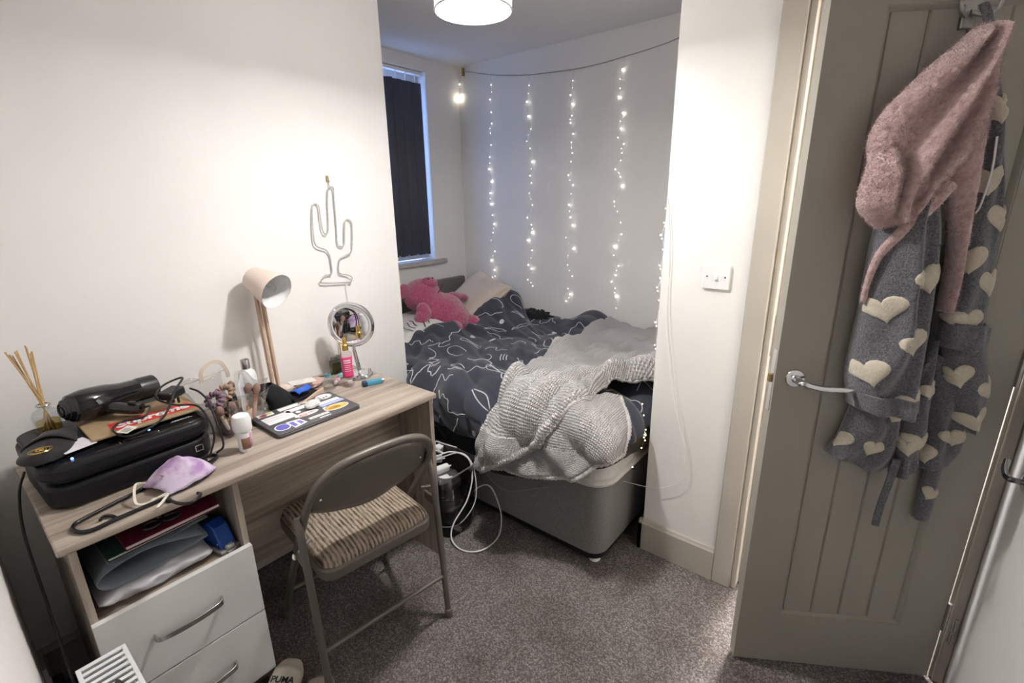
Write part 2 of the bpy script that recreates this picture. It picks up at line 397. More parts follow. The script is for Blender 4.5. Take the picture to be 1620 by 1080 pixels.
# ------------------------------------------------------------ ceiling lamp
LX, LY, LZ = 0.882, 1.175, 1.985
m_shade = mat('glowing_fabric_shade', (0.85, 0.83, 0.80), 0.9, emit=(1.0, 0.97, 0.935), estr=15)
m_diff = mat('glowing_diffuser', (0.9, 0.9, 0.9), 0.9, emit=(1.0, 0.975, 0.945), estr=30)
m_diffc = mat('glowing_diffuser_centre', (0.9, 0.9, 0.9), 0.9, emit=(1.0, 0.975, 0.945), estr=560)
lamp = thing('pendant_lamp', 'white drum pendant lamp glowing below the ceiling', 'ceiling lamp', (LX, LY, LZ))
R0, HS = 0.106, 0.15
MB().lathe([(R0, 0), (R0, HS)], 48, closed_top=False, closed_bot=False).build('lamp_shade', m_shade, lamp, solid=0.002)
rim = MB()
for z in (0.0, HS):
    MB().tube([(R0*math.cos(2*PI*k/40), R0*math.sin(2*PI*k/40), z) for k in range(40)], 0.003, 6, closed=True).build('shade_ring', m_white, lamp)
for k in range(3):
    a = 2*PI*k/3+0.4; rim.tube([(0.02*math.cos(a), 0.02*math.sin(a), HS-0.005), (R0*math.cos(a), R0*math.sin(a), HS)], 0.0016, 6)
rim.build('shade_spider', m_white, lamp)
MB().lathe([(0.018, 0.105), (0.02, 0.12), (0.02, 0.16), (0.008, 0.175)], 16).build('lamp_holder', m_white, lamp)
MB().tube([(0, 0, 0.17), (0, 0, HC-LZ-0.03)], 0.0035, 8).build('flex', m_white, lamp)
MB().lathe([(0.048, HC-LZ-0.002), (0.048, HC-LZ-0.018), (0.03, HC-LZ-0.03), (0.006, HC-LZ-0.035)][::-1], 24).build('ceiling_rose', m_white, lamp)
MB().lathe([(0.0555, 0.004), (R0-0.004, 0.004)][::-1], 48, closed_bot=False, closed_top=False).build('diffuser', m_diff, lamp, solid=0.002)
MB().lathe([(0.001, 0.0038), (0.056, 0.0038)][::-1], 48, closed_bot=False).build('diffuser_centre', m_diffc, lamp, solid=0.002)
MB().lathe([(0.012, 0.105), (0.016, 0.09), (0.029, 0.065), (0.032, 0.048), (0.027, 0.028), (0.012, 0.017), (0.001, 0.0155)], 20).build('light_bulb', m_white, lamp)

# hallway lamp beyond the door
hl = thing('hall_lamp', 'bright hallway ceiling lamp beyond the door gap', 'ceiling lamp', (1.70, 2.65, HC))
m_hall = mat('lit_diffuser', (1, 1, 1), 0.5, emit=(1, 0.97, 0.93), estr=620)
MB().lathe([(0.001, -0.07), (0.10, -0.065), (0.14, -0.04), (0.15, -0.012)], 32, closed_top=True).build('diffuser', m_hall, hl)
MB().lathe([(0.155, -0.012), (0.155, 0)], 32).build('base', m_white, hl)

# ------------------------------------------------------------ vertical blinds
m_slat = mat('charcoal_blind_fabric', (0.065, 0.067, 0.085), 0.85, col2=(0.08, 0.082, 0.10), nscale=300, nstretch=(1, 1, 0.1), bump=0.1)
bl = thing('vertical_blind', 'charcoal vertical blind closed across the window', 'blind', (XW-0.035, 2.11, 1.095))
MB().box((-0.02, -0.385, 1.200), (0.02, 0.385, 1.220)).build('headrail', m_white, bl, bevel=0.003)
random.seed(4)
slm = MB()
def _sl(u, v): return Vector((0.006*math.sin(PI*u)+0.001, (u-0.5)*0.089, 0.012+v*1.140))
slm.grid(_sl, 7, 2)
NS = 9; first = None
for i in range(NS):
    y = 0.335-i*0.0815
    if first is None:
        o = slm.build('slat', m_slat, bl, solid=0.0012); first = o
    else:
        o = first.copy(); C.objects.link(o)
    a = [0.20, 0.28, 0.24, 0.62, 0.22, 0.3, 0.25, 0.27, 0.2][i]
    o.location = (0, y, 0); o.rotation_euler = (0, 0, -a)
    if i == 0:
        hk = MB().tube([(0.004, 0, 1.15), (0.004, 0, 1.20)], 0.004, 8).build('hanger', m_white, bl)
    else:
        h2 = hk.copy(); C.objects.link(h2)
        o2 = h2
    (hk if i == 0 else o2).location = (0, y, 0)
ch = MB()
for i in range(NS-1):
    y0 = 0.335-i*0.0815; y1 = y0-0.0815
    ch.tube([(0.012+0.004*math.sin(PI*t/6), y0+(y1-y0)*t/6, 0.022-0.035*math.sin(PI*t/6)) for t in range(7)], 0.0012, 5)
ch.build('bottom_chain', m_white, bl)
# ------------------------------------------------------------ desk
def wood_mat(name, c1, c2, c3, ax='Y'):
    m = bpy.data.materials.new(name); m.use_nodes = True; N = m.node_tree.nodes; L = m.node_tree.links; b = N['Principled BSDF']
    tc = N.new('ShaderNodeTexCoord'); mp = N.new('ShaderNodeMapping'); L.new(tc.outputs['Object'], mp.inputs['Vector'])
    sc = {'Y': (30, 1.3, 30), 'Z': (30, 30, 1.3), 'X': (1.3, 30, 30)}[ax]; mp.inputs['Scale'].default_value = sc
    n = N.new('ShaderNodeTexNoise'); n.inputs['Scale'].default_value = 1.0; n.inputs['Detail'].default_value = 6; n.inputs['Roughness'].default_value = 0.65; n.inputs['Distortion'].default_value = 0.5
    L.new(mp.outputs[0], n.inputs['Vector'])
    r = N.new('ShaderNodeValToRGB'); e = r.color_ramp.elements
    e[0].position = 0.30; e[0].color = (*c1, 1); e[1].position = 0.66; e[1].color = (*c3, 1); k = e.new(0.47); k.color = (*c2, 1)
    L.new(n.outputs[0], r.inputs[0]); L.new(r.outputs[0], b.inputs['Base Color']); b.inputs['Roughness'].default_value = 0.42
    bp = N.new('ShaderNodeBump'); bp.inputs['Strength'].default_value = 0.08; bp.inputs['Distance'].default_value = 0.003; L.new(n.outputs[0], bp.inputs['Height']); L.new(bp.outputs[0], b.inputs['Normal'])
    return m
wc = ((0.18, 0.138, 0.108), (0.345, 0.285, 0.232), (0.50, 0.43, 0.365))
m_wood = wood_mat('driftwood_laminate', *wc)
m_woodz = wood_mat('driftwood_laminate_upright', *wc, ax='Z')
m_drawer = mat('white_gloss_board', (0.74, 0.73, 0.71), 0.3)
DX, DY0, DY1, DZ = 0.578, 0.0965, 1.222, 0.7595
desk = thing('desk', 'driftwood-effect desk with two white drawers and an open shelf', 'desk', (0.004, DY0, 0))
def dk(lo, hi): return MB().box((lo[0]-0.004, lo[1]-DY0, lo[2]), (hi[0]-0.004, hi[1]-DY0, hi[2]))
dk((0.004, DY0, DZ-0.022), (DX, DY1, DZ)).build('desktop', m_wood, desk, bevel=0.005, bseg=3)
PX = DX-0.022
dk((0.01, DY0+0.018, 0), (PX, DY0+0.034, DZ-0.022)).build('side_panel', m_woodz, desk, bevel=0.001)
dk((0.01, 0.466, 0), (PX, 0.482, DZ-0.022)).build('side_panel', m_woodz, desk, bevel=0.001)
dk((0.01, DY1-0.022, 0), (PX, DY1-0.004, DZ-0.022)).build('leg_panel', m_woodz, desk, bevel=0.001)
dk((0.335, 0.482, 0.29), (0.351, DY1-0.022, DZ-0.022)).build('modesty_panel', m_wood, desk, bevel=0.001)
dk((0.012, DY0+0.034, 0.05), (0.028, 0.466, DZ-0.022)).build('back_panel', m_wood, desk, bevel=0.001)
dk((0.028, DY0+0.034, 0.498), (PX-0.004, 0.466, 0.514)).build('shelf', m_wood, desk, bevel=0.001)
dk((0.10, DY0+0.034, 0.0), (PX-0.03, 0.466, 0.06)).build('plinth', m_wood, desk, bevel=0.001)
for z0, z1 in ((0.293, 0.526), (0.062, 0.289)):
    dr = dk((PX, DY0+0.018, z0), (PX+0.017, 0.482, z1)).build('drawer', m_drawer, desk, bevel=0.0012)
    zc = (z0+z1)/2+0.003; yc = 0.298-DY0; x = PX+0.017-0.004
    hp = catmull([(x, yc-0.078, zc), (x+0.016, yc-0.074, zc), (x+0.024, yc-0.045, zc), (x+0.027, yc, zc), (x+0.024, yc+0.045, zc), (x+0.016, yc+0.074, zc), (x, yc+0.078, zc)], 5)
    hm = MB().ribbon(hp, 0.016, [((0, 0, 1) if False else Vector((hp[min(i+1, len(hp)-1)]-hp[max(i-1, 0)]).cross(Vector((0, 0, 1)))).normalized()) for i in range(len(hp))], 0.005)
    hm.build('handle', m_steel, dr, bevel=0.0008)

# ------------------------------------------------------------ divan, mattress, sheet, headboard
def fabric_mat(name, c1, c2, scale=350, bump=0.25, rough=0.95, sheen=0.2):
    return mat(name, c1, rough, col2=c2, nscale=scale, bump=bump, spec=0.15, sheen=sheen)
m_divan = fabric_mat('grey_divan_fabric', (0.15, 0.145, 0.142), (0.27, 0.26, 0.255), 420)
m_headb = fabric_mat('grey_headboard_fabric', (0.13, 0.125, 0.12), (0.20, 0.19, 0.18), 420)
m_mattress = mat('pale_mattress_ticking', (0.62, 0.61, 0.59), 0.7, col2=(0.56, 0.55, 0.53), nscale=60, bump=0.2)
BX0, BX1, BY0, BY1 = -0.728, 1.146, 1.552, 2.80
dv = thing('divan_base', 'grey fabric divan base under the bedding', 'bed base', (0.2, 2.17, 0))
def rbox(x0, x1, y0, y1, z0, z1, r, n=6):
    mb = MB(); mb.prism(rrect(x1-x0, y1-y0, r, n, (x0+x1)/2, (y0+y1)/2), z0, z1); return mb
mb = rbox(BX0-0.2, BX1-0.2, BY0-2.17, BY1-2.17, 0.045, 0.375, 0.07)
mb.build('base', m_divan, dv, bevel=0.012, bseg=3)
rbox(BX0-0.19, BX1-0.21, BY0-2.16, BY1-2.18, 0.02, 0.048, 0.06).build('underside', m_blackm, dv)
cst = MB().lathe([(0.022, 0), (0.026, 0.006), (0.022, 0.012), (0.012, 0.014), (0.010, 0.03)], 16)
for i, (x, y) in enumerate(((0.90, -0.575), (-0.85, -0.575), (0.90, 0.55), (-0.85, 0.55))):
    o = cst.build('glide_foot', m_white, dv) if i == 0 else c0.copy()
    if i: C.objects.link(o)
    else: c0 = o
    o.location = (x, y, 0)
ms = thing('mattress', 'pale mattress edge showing at the bed foot corner', 'mattress', (0.2, 2.17, 0.375))
mb = rbox(BX0-0.2, BX1-0.19, BY0-2.18, BY1-2.17, 0.0, 0.235, 0.09); mb.build('body', m_mattress, ms, bevel=0.03, bseg=4)
pp = []
for x, y in rrect(BX1-BX0+0.01, BY1-BY0+0.01, 0.09, 6, (BX0+BX1)/2-0.195, (BY0+BY1)/2-2.175): pp.append((x, y, 0.018))
MB().tube(pp, 0.016, 8, closed=True).build('piping', m_mattress, ms)
hb = thing('headboard', 'low grey upholstered headboard below the window', 'headboard', (XW+0.012, 2.17, 0.0))
MB().box((0, -0.60, 0.30), (0.052, 0.585, 0.917)).build('panel', m_headb, hb, bevel=0.012, bseg=3)
for y in (-0.45, 0.45): MB().box((0.005, y-0.03, 0), (0.025, y+0.03, 0.35)).build('strut', m_blackm, hb)
# ------------------------------------------------------------ folding chair
m_chair = mat('taupe_painted_steel', (0.165, 0.148, 0.125), 0.42, 0.35, col2=(0.15, 0.135, 0.115), nscale=12, bump=0.03, bscale=200)
def tweed():
    m = bpy.data.materials.new('brown_stripe_tweed'); m.use_nodes = True; N = m.node_tree.nodes; L = m.node_tree.links; b = N['Principled BSDF']
    tc = N.new('ShaderNodeTexCoord'); mp = N.new('ShaderNodeMapping'); mp.inputs['Scale'].default_value = (14, 80, 20); L.new(tc.outputs['Object'], mp.inputs['Vector'])
    n = N.new('ShaderNodeTexNoise'); n.inputs['Scale'].default_value = 1.6; n.inputs['Detail'].default_value = 4; n.inputs['Roughness'].default_value = 0.7; L.new(mp.outputs[0], n.inputs['Vector'])
    w = N.new('ShaderNodeTexWave'); w.bands_direction = 'Y'; w.inputs['Scale'].default_value = 24; w.inputs['Distortion'].default_value = 1.2; w.inputs['Detail'].default_value = 3; w.inputs['Detail Scale'].default_value = 3.0
    L.new(tc.outputs['Object'], w.inputs['Vector'])
    a = N.new('ShaderNodeMath'); a.operation = 'MULTIPLY_ADD'; a.inputs[1].default_value = 0.30; L.new(w.outputs[1], a.inputs[0]); L.new(n.outputs[0], a.inputs[2])
    r = N.new('ShaderNodeValToRGB'); e = r.color_ramp.elements; e[0].position = 0.42; e[0].color = (0.075, 0.055, 0.04, 1); e[1].position = 0.78; e[1].color = (0.40, 0.335, 0.27, 1)
    k = e.new(0.60); k.color = (0.24, 0.19, 0.145, 1)
    L.new(a.outputs[0], r.inputs[0]); L.new(r.outputs[0], b.inputs['Base Color']); b.inputs['Roughness'].default_value = 0.95; b.inputs['Specular IOR Level'].default_value = 0.1
    bp = N.new('ShaderNodeBump'); bp.inputs['Strength'].default_value = 0.5; bp.inputs['Distance'].default_value = 0.004; L.new(a.outputs[0], bp.inputs['Height']); L.new(bp.outputs[0], b.inputs['Normal'])
    return m
m_tweed = tweed()
# chair frame: local +x points from the seat to the back (towards the room), y across
chair = thing('folding_chair', 'taupe metal folding chair with a brown striped padded seat at the desk', 'chair', (0.60, 0.803, 0), -0.13)
HW = 0.205
TR = 0.0115
# back hoop runs down into the front legs
hoop = [(-0.245, -HW, 0.0), (-0.12, -HW, 0.22), (0.01, -HW, 0.43), (0.115, -HW, 0.585), (0.175, -HW+0.004, 0.68), (0.205, -HW+0.025, 0.742), (0.222, -HW+0.075, 0.783), (0.228, -0.06, 0.798), (0.228, 0.06, 0.798), (0.222, HW-0.075, 0.783), (0.205, HW-0.025, 0.742), (0.175, HW-0.004, 0.68), (0.115, HW, 0.585), (0.01, HW, 0.43), (-0.12, HW, 0.22), (-0.245, HW, 0.0)]
pth = catmull(hoop, 6)
up_ = [p for p in pth if p.z > 0.40]
MB().tube(up_, TR, 12).build('back_frame', m_chair, chair)
for s in (0, 1):
    seg = [p for p in pth[:len(pth)//2]] if s == 0 else [p for p in pth[len(pth)//2:]]
    seg = [p for p in seg if p.z <= 0.42 and p.z > 0.012]
    lg = MB().tube(seg, TR, 12).build('leg', m_chair, chair)
    e = min(seg, key=lambda p: p.z); MB().lathe([(0.013, 0), (0.0145, 0.006), (0.0145, 0.028), (0.012, 0.032)], 14, T(e.x, e.y, 0)).build('foot_cap', m_chair, lg)
# pressed back panel inside the hoop
def backp(u, v):
    y = (u-0.5)*2*(HW-0.012)
    top = 0.790-0.10*abs(u*2-1)**3.2; bot = 0.635-0.062*(1-(u*2-1)**2)+0.0*u
    z = bot+(top-bot)*v
    t = (z-0.585)/(0.798-0.585); x = 0.115+0.113*min(1, max(0, t))**0.85
    return Vector((x+0.020*(1-(2*u-1)**2)-0.006, y, z))
MB().grid(backp, 25, 9).build('back_panel', m_chair, chair, solid=0.004, soff=0)
rv = MB()
for u in (0.07, 0.93):
    p = backp(u, 0.55); MB().ball((p.x+0.003, p.y, p.z), 0.005, 10, 6).build('rivet', m_steel, chair)
# rear legs (separate hoop), hinged below the seat
for s in (-1, 1):
    y = s*(HW+0.020)
    lp = catmull([(0.135, y, 0.628), (0.150, y, 0.55), (0.165, y, 0.38), (0.180, y, 0.18), (0.192, y, 0.014)], 5)
    lg = MB().tube(lp, [0.009]*2+[TR]*(len(lp)-2), 12, squash=0.85).build('leg', m_chair, chair)
    MB().lathe([(0.013, 0), (0.0145, 0.006), (0.0145, 0.030), (0.012, 0.034)], 14, T(0.193, y, 0)).build('foot_cap', m_chair, lg)
    MB().box((0.090, y-0.004, 0.455), (0.165, y+0.004, 0.49)).build('hinge_plate', m_chair, chair, bevel=0.003)
    MB().tube([(0.118, s*(HW-0.01), 0.53), (0.148, s*(HW+0.03), 0.53)], 0.006, 10).build('pivot_bolt', m_steel, chair)
MB().tube([(0.180, -HW-0.02, 0.175), (0.180, HW+0.02, 0.175)], 0.0075, 10).build('stretcher', m_chair, chair)
MB().tube([(-0.145, -HW, 0.175), (-0.145, HW, 0.175)], 0.0075, 10).build('stretcher', m_chair, chair)
# seat pan and pad
pan = MB(); pan.prism(rrect(0.40, 0.385, 0.045, 6, -0.01, 0), 0.405, 0.445, Matrix.Identity(4))
pan.build('seat_pan', m_chair, chair, bevel=0.008, bseg=3)
def pad(u, v):
    return None
pd = MB()
rings = []
for k, (ins, z) in enumerate(((0.004, 0.440), (0.0, 0.452), (0.004, 0.464), (0.016, 0.474), (0.045, 0.480), (0.10, 0.483), (0.17, 0.484))):
    pts = rrect(0.39-2*ins, 0.375-2*ins, max(0.012, 0.045-ins*0.6) if 0.375-2*ins > 0.1 else 0.01, 6, -0.01, 0)
    rings.append([(x, y, z) for x, y in pts])
n = len(rings[0]); vs = [p for r in rings for p in r]; fs = []
for i in range(len(rings)-1):
    for k in range(n): fs.append((i*n+k, i*n+(k+1) % n, (i+1)*n+(k+1) % n, (i+1)*n+k))
fs.append(tuple(range(n-1, -1, -1))); fs.append(tuple((len(rings)-1)*n+k for k in range(n)))
pd.add(vs, fs); pd.build('seat', m_tweed, chair, angle=60)
# ------------------------------------------------------------ bedding
XE, YE, RR = 1.085, 1.615, 0.10
def roll(x, y, zt, r=RR):
    dx = max(0.0, x-XE); dy = max(0.0, YE-y); d = math.hypot(dx, dy)
    if d < 1e-9: return Vector((x, y, zt))
    ux, uy = dx/d, -dy/d
    if d < r*PI/2: a = d/r; h = r*math.sin(a); dr = r*(1-math.cos(a))
    else: h = r+0.03*math.sin(min(1, (d-r*PI/2)/0.25)*PI*0.5); dr = r+(d-r*PI/2)
    return Vector((min(x, XE)+ux*h, max(y, YE)+uy*h, zt-dr))
def g2(x, y, cx, cy, sx, sy, a): return a*math.exp(-((x-cx)/sx)**2-((y-cy)/sy)**2)
def duvet_h(x, y):
    z = 0.650
    z += g2(x, y, -0.30, 2.66, 0.13, 0.22, 0.150)+g2(x, y, -0.16, 2.45, 0.16, 0.22, 0.05)+g2(x, y, 0.40, 2.73, 0.09, 0.14, 0.045)
    z += g2(x, y, 0.0, 1.95, 0.3, 0.25, 0.02)+g2(x, y, -0.25, 1.95, 0.14, 0.2, 0.06)+g2(x, y, 0.2, 2.75, 0.3, 0.12, 0.02)
    return z
def duvet_f(x, y):
    q = 0.49*x+0.87*y; p = 0.87*x-0.49*y
    wob = 0.12*noise.noise(Vector((p*2.1, q*2.1, 3.3)))
    f = 0.105*abs(noise.noise(Vector(((q+wob)*5.2, p*1.3, 0.7))))+0.045*abs(noise.noise(Vector(((q+wob)*10.5, p*2.9, 5.1))))
    f += 0.007*noise.noise(Vector((q*26, p*8, 2.0)))
    side = min(1.0, max(0.0, (1.66-y)/0.15))
    f += side*0.040*abs(noise.noise(Vector((x*6.0+y*2.2, y*1.1, 9.0))))
    return f
def on_duvet(x, y, off=0.0, ff=1.0):
    e = 0.004
    def base(a, b): return roll(a, b, duvet_h(a, b))
    p = base(x, y); n = (base(x+e, y)-base(x-e, y)).cross(base(x, y+e)-base(x, y-e)).normalized()
    return fit(p+n*(duvet_f(x, y)*ff+off)), n
def fit(p):
    # cloth pressed flat where it meets the alcove walls
    if p.y > 1.755: p.x = min(p.x, 1.214)
    if p.x < 0.03 and p.y < 1.56: p.y = 1.56+0.02*(p.y-1.56)
    p.y = min(p.y, 2.816)
    return p
def interp(tab, t):
    if t <= tab[0][0]: return tab[0][1]
    for (a, va), (b, vb) in zip(tab, tab[1:]):
        if t <= b:
            k = (t-a)/(b-a); k = k*k*(3-2*k); return va+(vb-va)*k
    return tab[-1][1]
XH = [(1.3, -0.36), (1.7, -0.38), (1.88, -0.34), (2.02, -0.23), (2.2, -0.22), (2.45, -0.36), (2.62, -0.42), (2.78, -0.42)]
DN = [(-0.5, 0.15), (0.0, 0.20), (0.2, 0.275), (0.45, 0.275), (0.65, 0.285), (0.9, 0.25), (1.0, 0.20), (1.2, 0.10)]
m_duvet = mat('slate_cotton', (0.036, 0.039, 0.056), 0.8, col2=(0.047, 0.051, 0.070), nscale=500, bump=0.12, spec=0.2, sheen=0.25)
m_print = mat('white_print', (0.62, 0.62, 0.65), 0.8)
dvt = thing('duvet', 'dark slate duvet printed with white abstract lines across the bed', 'duvet', (0.3, 2.1, 0.62))
NU, NV = 190, 170
def _duv(u, v):
    yf = 2.785
    y = yf; x = 0
    # iterate once so that near hem depends on x
    for _ in range(2):
        y = yf-(yf-(YE-interp(DN, x)))*v
        x0 = interp(XH, y); x1 = 1.225-0.10*max(0, (YE-y)/0.2)
        x = x0+(x1-x0)*u
    p, n = on_duvet(x, y)
    edge = min(u*1.6, (1-v)*1.3)
    k = max(0.0, 1-edge/0.035); p = p-n*0.030*k*k
    return p
MB().grid(_duv, NU, NV).build('cover', m_duvet, dvt, world=True, solid=0.014, angle=180)
# printed strokes
random.seed(21)
pr = MB()
def stroke(pts, w):
    P = []; Nn = []
    for x, y in pts:
        if x < interp(XH, y)+0.02 or x > 1.19 or y > 2.765 or y < YE-interp(DN, x)+0.012: 
            if len(P) > 2: pr.ribbon(P, w, Nn, 0.0012)
            P = []; Nn = []; continue
        p, n = on_duvet(x, y, 0.0012); P.append(p); Nn.append(n)
    if len(P) > 2: pr.ribbon(P, w, Nn, 0.0012)
def blob(cx, cy, a, b, ang):
    if cx < interp(XH, cy)+0.05 or cy > 2.74 or cy < YE-interp(DN, cx)+0.03: return
    n = 18; vs = [on_duvet(cx, cy, 0.003)[0]]
    for R_ in (0.5, 1.0):
        for k in range(n):
            t = 2*PI*k/n; dx = a*R_*math.cos(t)*(1+0.15*math.cos(t+1)); dy = b*R_*math.sin(t)
            vs.append(on_duvet(cx+dx*math.cos(ang)-dy*math.sin(ang), cy+dx*math.sin(ang)+dy*math.cos(ang), 0.0026)[0])
    fs = [(0, 1+k, 1+(k+1) % n) for k in range(n)]+[(1+k, 1+n+k, 1+n+(k+1) % n, 1+(k+1) % n) for k in range(n)]
    pr.add(vs, fs)
def loc(cx, cy, ang, L): return [(cx+a*math.cos(ang)-b*math.sin(ang), cy+a*math.sin(ang)+b*math.cos(ang)) for a, b in L]
gx = -0.36
cells = []
while gx < 1.2:
    gy = 1.36
    while gy < 2.78:
        cells.append((gx+random.uniform(-0.04, 0.04), gy+random.uniform(-0.04, 0.04))); gy += 0.148
    gx += 0.148
for cx, cy in cells:
    ty = random.choice(['wave', 'wave', 'wave', 'loop', 'loop', 'dash', 'zig', 'blob', 'arc', 'pair'])
    ang = random.uniform(-0.6, 0.9) if random.random() < 0.7 else random.uniform(0, PI)
    w = random.uniform(0.0035, 0.0062)
    if ty == 'wave':
        Ln = random.uniform(0.14, 0.27); A = random.uniform(0.012, 0.035); ph = random.uniform(0, 6); fq = random.uniform(1.0, 2.2)
        stroke(loc(cx, cy, ang, [((t-0.5)*Ln, A*math.sin(ph+t*fq*2*PI)+0.4*A*math.sin(ph*2+t*fq*5*PI)) for t in [i/26 for i in range(27)]]), w)
    elif ty == 'loop':
        a = random.uniform(0.06, 0.105); b = random.uniform(0.018, 0.036); t0 = random.uniform(0.3, 1.0)
        stroke(loc(cx, cy, ang, [(a*math.cos(t), b*math.sin(t)*(1-0.3*math.cos(t))) for t in [t0+(2*PI-2*t0+0.25)*i/34 for i in range(35)]]), w)
    elif ty == 'dash':
        for k in range(random.choice([2, 3, 3])):
            stroke(loc(cx, cy, ang, [((t-0.5)*0.07, k*0.016+0.004*math.sin(t*3)) for t in [i/8 for i in range(9)]]), w)
    elif ty == 'zig':
        pts = [(-0.06, -0.02), (-0.005, 0.022), (0.0, 0.018), (0.004, -0.022), (0.06, 0.02)]
        stroke([(p.x, p.y) for p in catmull([(*q, 0) for q in loc(cx, cy, ang, pts)], 6)], w)
    elif ty == 'blob':
        blob(cx, cy, random.uniform(0.018, 0.03), random.uniform(0.011, 0.016), ang)
    elif ty == 'arc':
        r = random.uniform(0.04, 0.08); stroke(loc(cx, cy, ang, [(r*math.cos(t), r*math.sin(t)) for t in [2.2*i/20 for i in range(21)]]), w)
    else:
        Ln = random.uniform(0.1, 0.2)
        for k in (0, 1):
            stroke(loc(cx, cy, ang, [((t-0.5)*Ln, (0.018 if k else -0.004)*math.sin(PI*t)+k*0.006) for t in [i/16 for i in range(17)]]), w)
tag(pr.build('printed_lines', m_print, dvt, world=True, angle=180), 'white abstract brush lines', None, None, 'stuff')

# black sheet hanging below the duvet
m_sheet = mat('black_cotton', (0.0085, 0.0085, 0.0095), 0.85, col2=(0.011, 0.011, 0.012), nscale=400, bump=0.1, sheen=0.1)
sh = thing('bed_sheet', 'black sheet hanging loosely round the mattress side and foot', 'sheet', (0.4, 2.1, 0.6))
HEM = [(-0.70, 0.10), (0.0, 0.16), (0.21, 0.26), (0.38, 0.365), (0.63, 0.395), (0.84, 0.35), (0.99, 0.265), (1.085, 0.20)]
def _sheet(u, v):
    Ltot = 1.80+0.16+1.15; s = u*Ltot
    if s < 1.785: x, y = -0.70+s, YE; n = Vector((0, -1)); D = interp(HEM, x)
    elif s < 1.945: a = (s-1.785)/0.16*PI/2; x, y = XE, YE; n = Vector((math.sin(a), -math.cos(a))); D = 0.20-0.01*math.sin(a)
    else: x, y = XE, YE+(s-1.945); n = Vector((1, 0)); D = 0.19+0.05*math.sin(min(1, (s-1.945)*3))
    d = -0.35+(0.35+D)*v
    px, py = x+n.x*d, y+n.y*d
    p = roll(px, py, 0.628, 0.085)
    if d > 0.05:
        k = min(1, (d-0.05)/0.15); off = k*0.020*(noise.noise(Vector((s*7, d*2, 1.5)))+0.4*noise.noise(Vector((s*17, d*3, 4.0))))
        p += Vector((n.x, n.y, 0))*off
    return fit(p)
MB().grid(_sheet, 150, 34).build('cloth', m_sheet, sh, world=True, solid=0.003, angle=180)

# grey waffle blanket, folded over the bed foot
def waffle(name, c1, c2, per):
    m = bpy.data.materials.new(name); m.use_nodes = True; N = m.node_tree.nodes; L = m.node_tree.links; b = N['Principled BSDF']
    tc = N.new('ShaderNodeTexCoord'); hs = []
    for d in ('X', 'Y'):
        w = N.new('ShaderNodeTexWave'); w.bands_direction = d; w.inputs['Scale'].default_value = 0.314/per; w.inputs['Distortion'].default_value = 0.6; w.inputs['Detail'].default_value = 1
        L.new(tc.outputs['UV'], w.inputs['Vector']); hs.append(w)
    mu = N.new('ShaderNodeMath'); mu.operation = 'MULTIPLY'; L.new(hs[0].outputs[1], mu.inputs[0]); L.new(hs[1].outputs[1], mu.inputs[1])
    r = N.new('ShaderNodeValToRGB'); r.color_ramp.elements[0].color = (*c1, 1); r.color_ramp.elements[1].color = (*c2, 1); r.color_ramp.elements[1].position = 0.5
    L.new(mu.outputs[0], r.inputs[0]); L.new(r.outputs[0], b.inputs['Base Color']); b.inputs['Roughness'].default_value = 0.95; b.inputs['Sheen Weight'].default_value = 0.4; b.inputs['Specular IOR Level'].default_value = 0.1
    bp = N.new('ShaderNodeBump'); bp.inputs['Strength'].default_value = 1.0; bp.inputs['Distance'].default_value = 0.008; L.new(mu.outputs[0], bp.inputs['Height']); L.new(bp.outputs[0], b.inputs['Normal'])
    return m
m_blanket = waffle('grey_waffle_fleece', (0.42, 0.395, 0.39), (0.72, 0.69, 0.685), 0.0056)
m_hem = mat('grey_fleece_hem', (0.44, 0.42, 0.415), 0.95, col2=(0.60, 0.575, 0.57), nscale=160, bump=0.9, sheen=0.4)
bk = thing('throw_blanket', 'light grey waffle fleece throw folded over the bed foot', 'blanket', (0.9, 1.8, 0.66))
def poly_at(P, t):
    P = P if len(P[0]) == 2 else P
    s = t*(len(P)-1); i = min(int(s), len(P)-2); k = s-i; return (P[i][0]+(P[i+1][0]-P[i][0])*k, P[i][1]+(P[i+1][1]-P[i][1])*k)
def smooth2(P, n=6): return [(p.x, p.y) for p in catmull([(*q, 0) for q in P], n)]
def bl_f(x, y, sd):
    q = 0.90*x-0.42*y; p = 0.42*x+0.90*y
    w = 0.1*noise.noise(Vector((p*2, q*2, sd)))
    return 0.17*abs(noise.noise(Vector(((q+w)*6.5, p*1.3, sd))))+0.06*abs(noise.noise(Vector(((q+w)*14, p*3, sd+2))))+0.008*noise.noise(Vector((q*30, p*9, sd)))
def layer(name, A, B, nu, nv, off, sd, hem_sides, amp=1.0, lift=0.0):
    A = smooth2(A); B = smooth2(B)
    pos = {}; uv = []
    def fn(u, v):
        a = poly_at(A, v); b = poly_at(B, v); x = a[0]+(b[0]-a[0])*u; y = a[1]+(b[1]-a[1])*u
        uv.append((x, y))
        ed = min(1.0, min(u, 1-u, v*1.5, (1-v)*1.5)/0.05)
        p, n = on_duvet(x, y, off, 0.9)
        return fit(p+n*(bl_f(x, y, sd)*amp*(0.30+0.70*ed)*(1-0.85*min(1, max(0, (y-2.1)/0.6)))+0.010*ed+lift*max(0.0, (u-0.80)/0.20)**2))
    mb = MB(); mb.grid(fn, nu, nv)
    grid = [mb.v[i*nv:(i+1)*nv] for i in range(nu)]
    mb.build(name, m_blanket, bk, world=True, solid=0.010, angle=180, uv=uv)
    if 'R' in hem_sides: hemtube(grid[-1])
    if 'L' in hem_sides: hemtube(grid[0])
    if 'B' in hem_sides: hemtube([c[0] for c in grid])
    if 'T' in hem_sides: hemtube([c[-1] for c in grid])
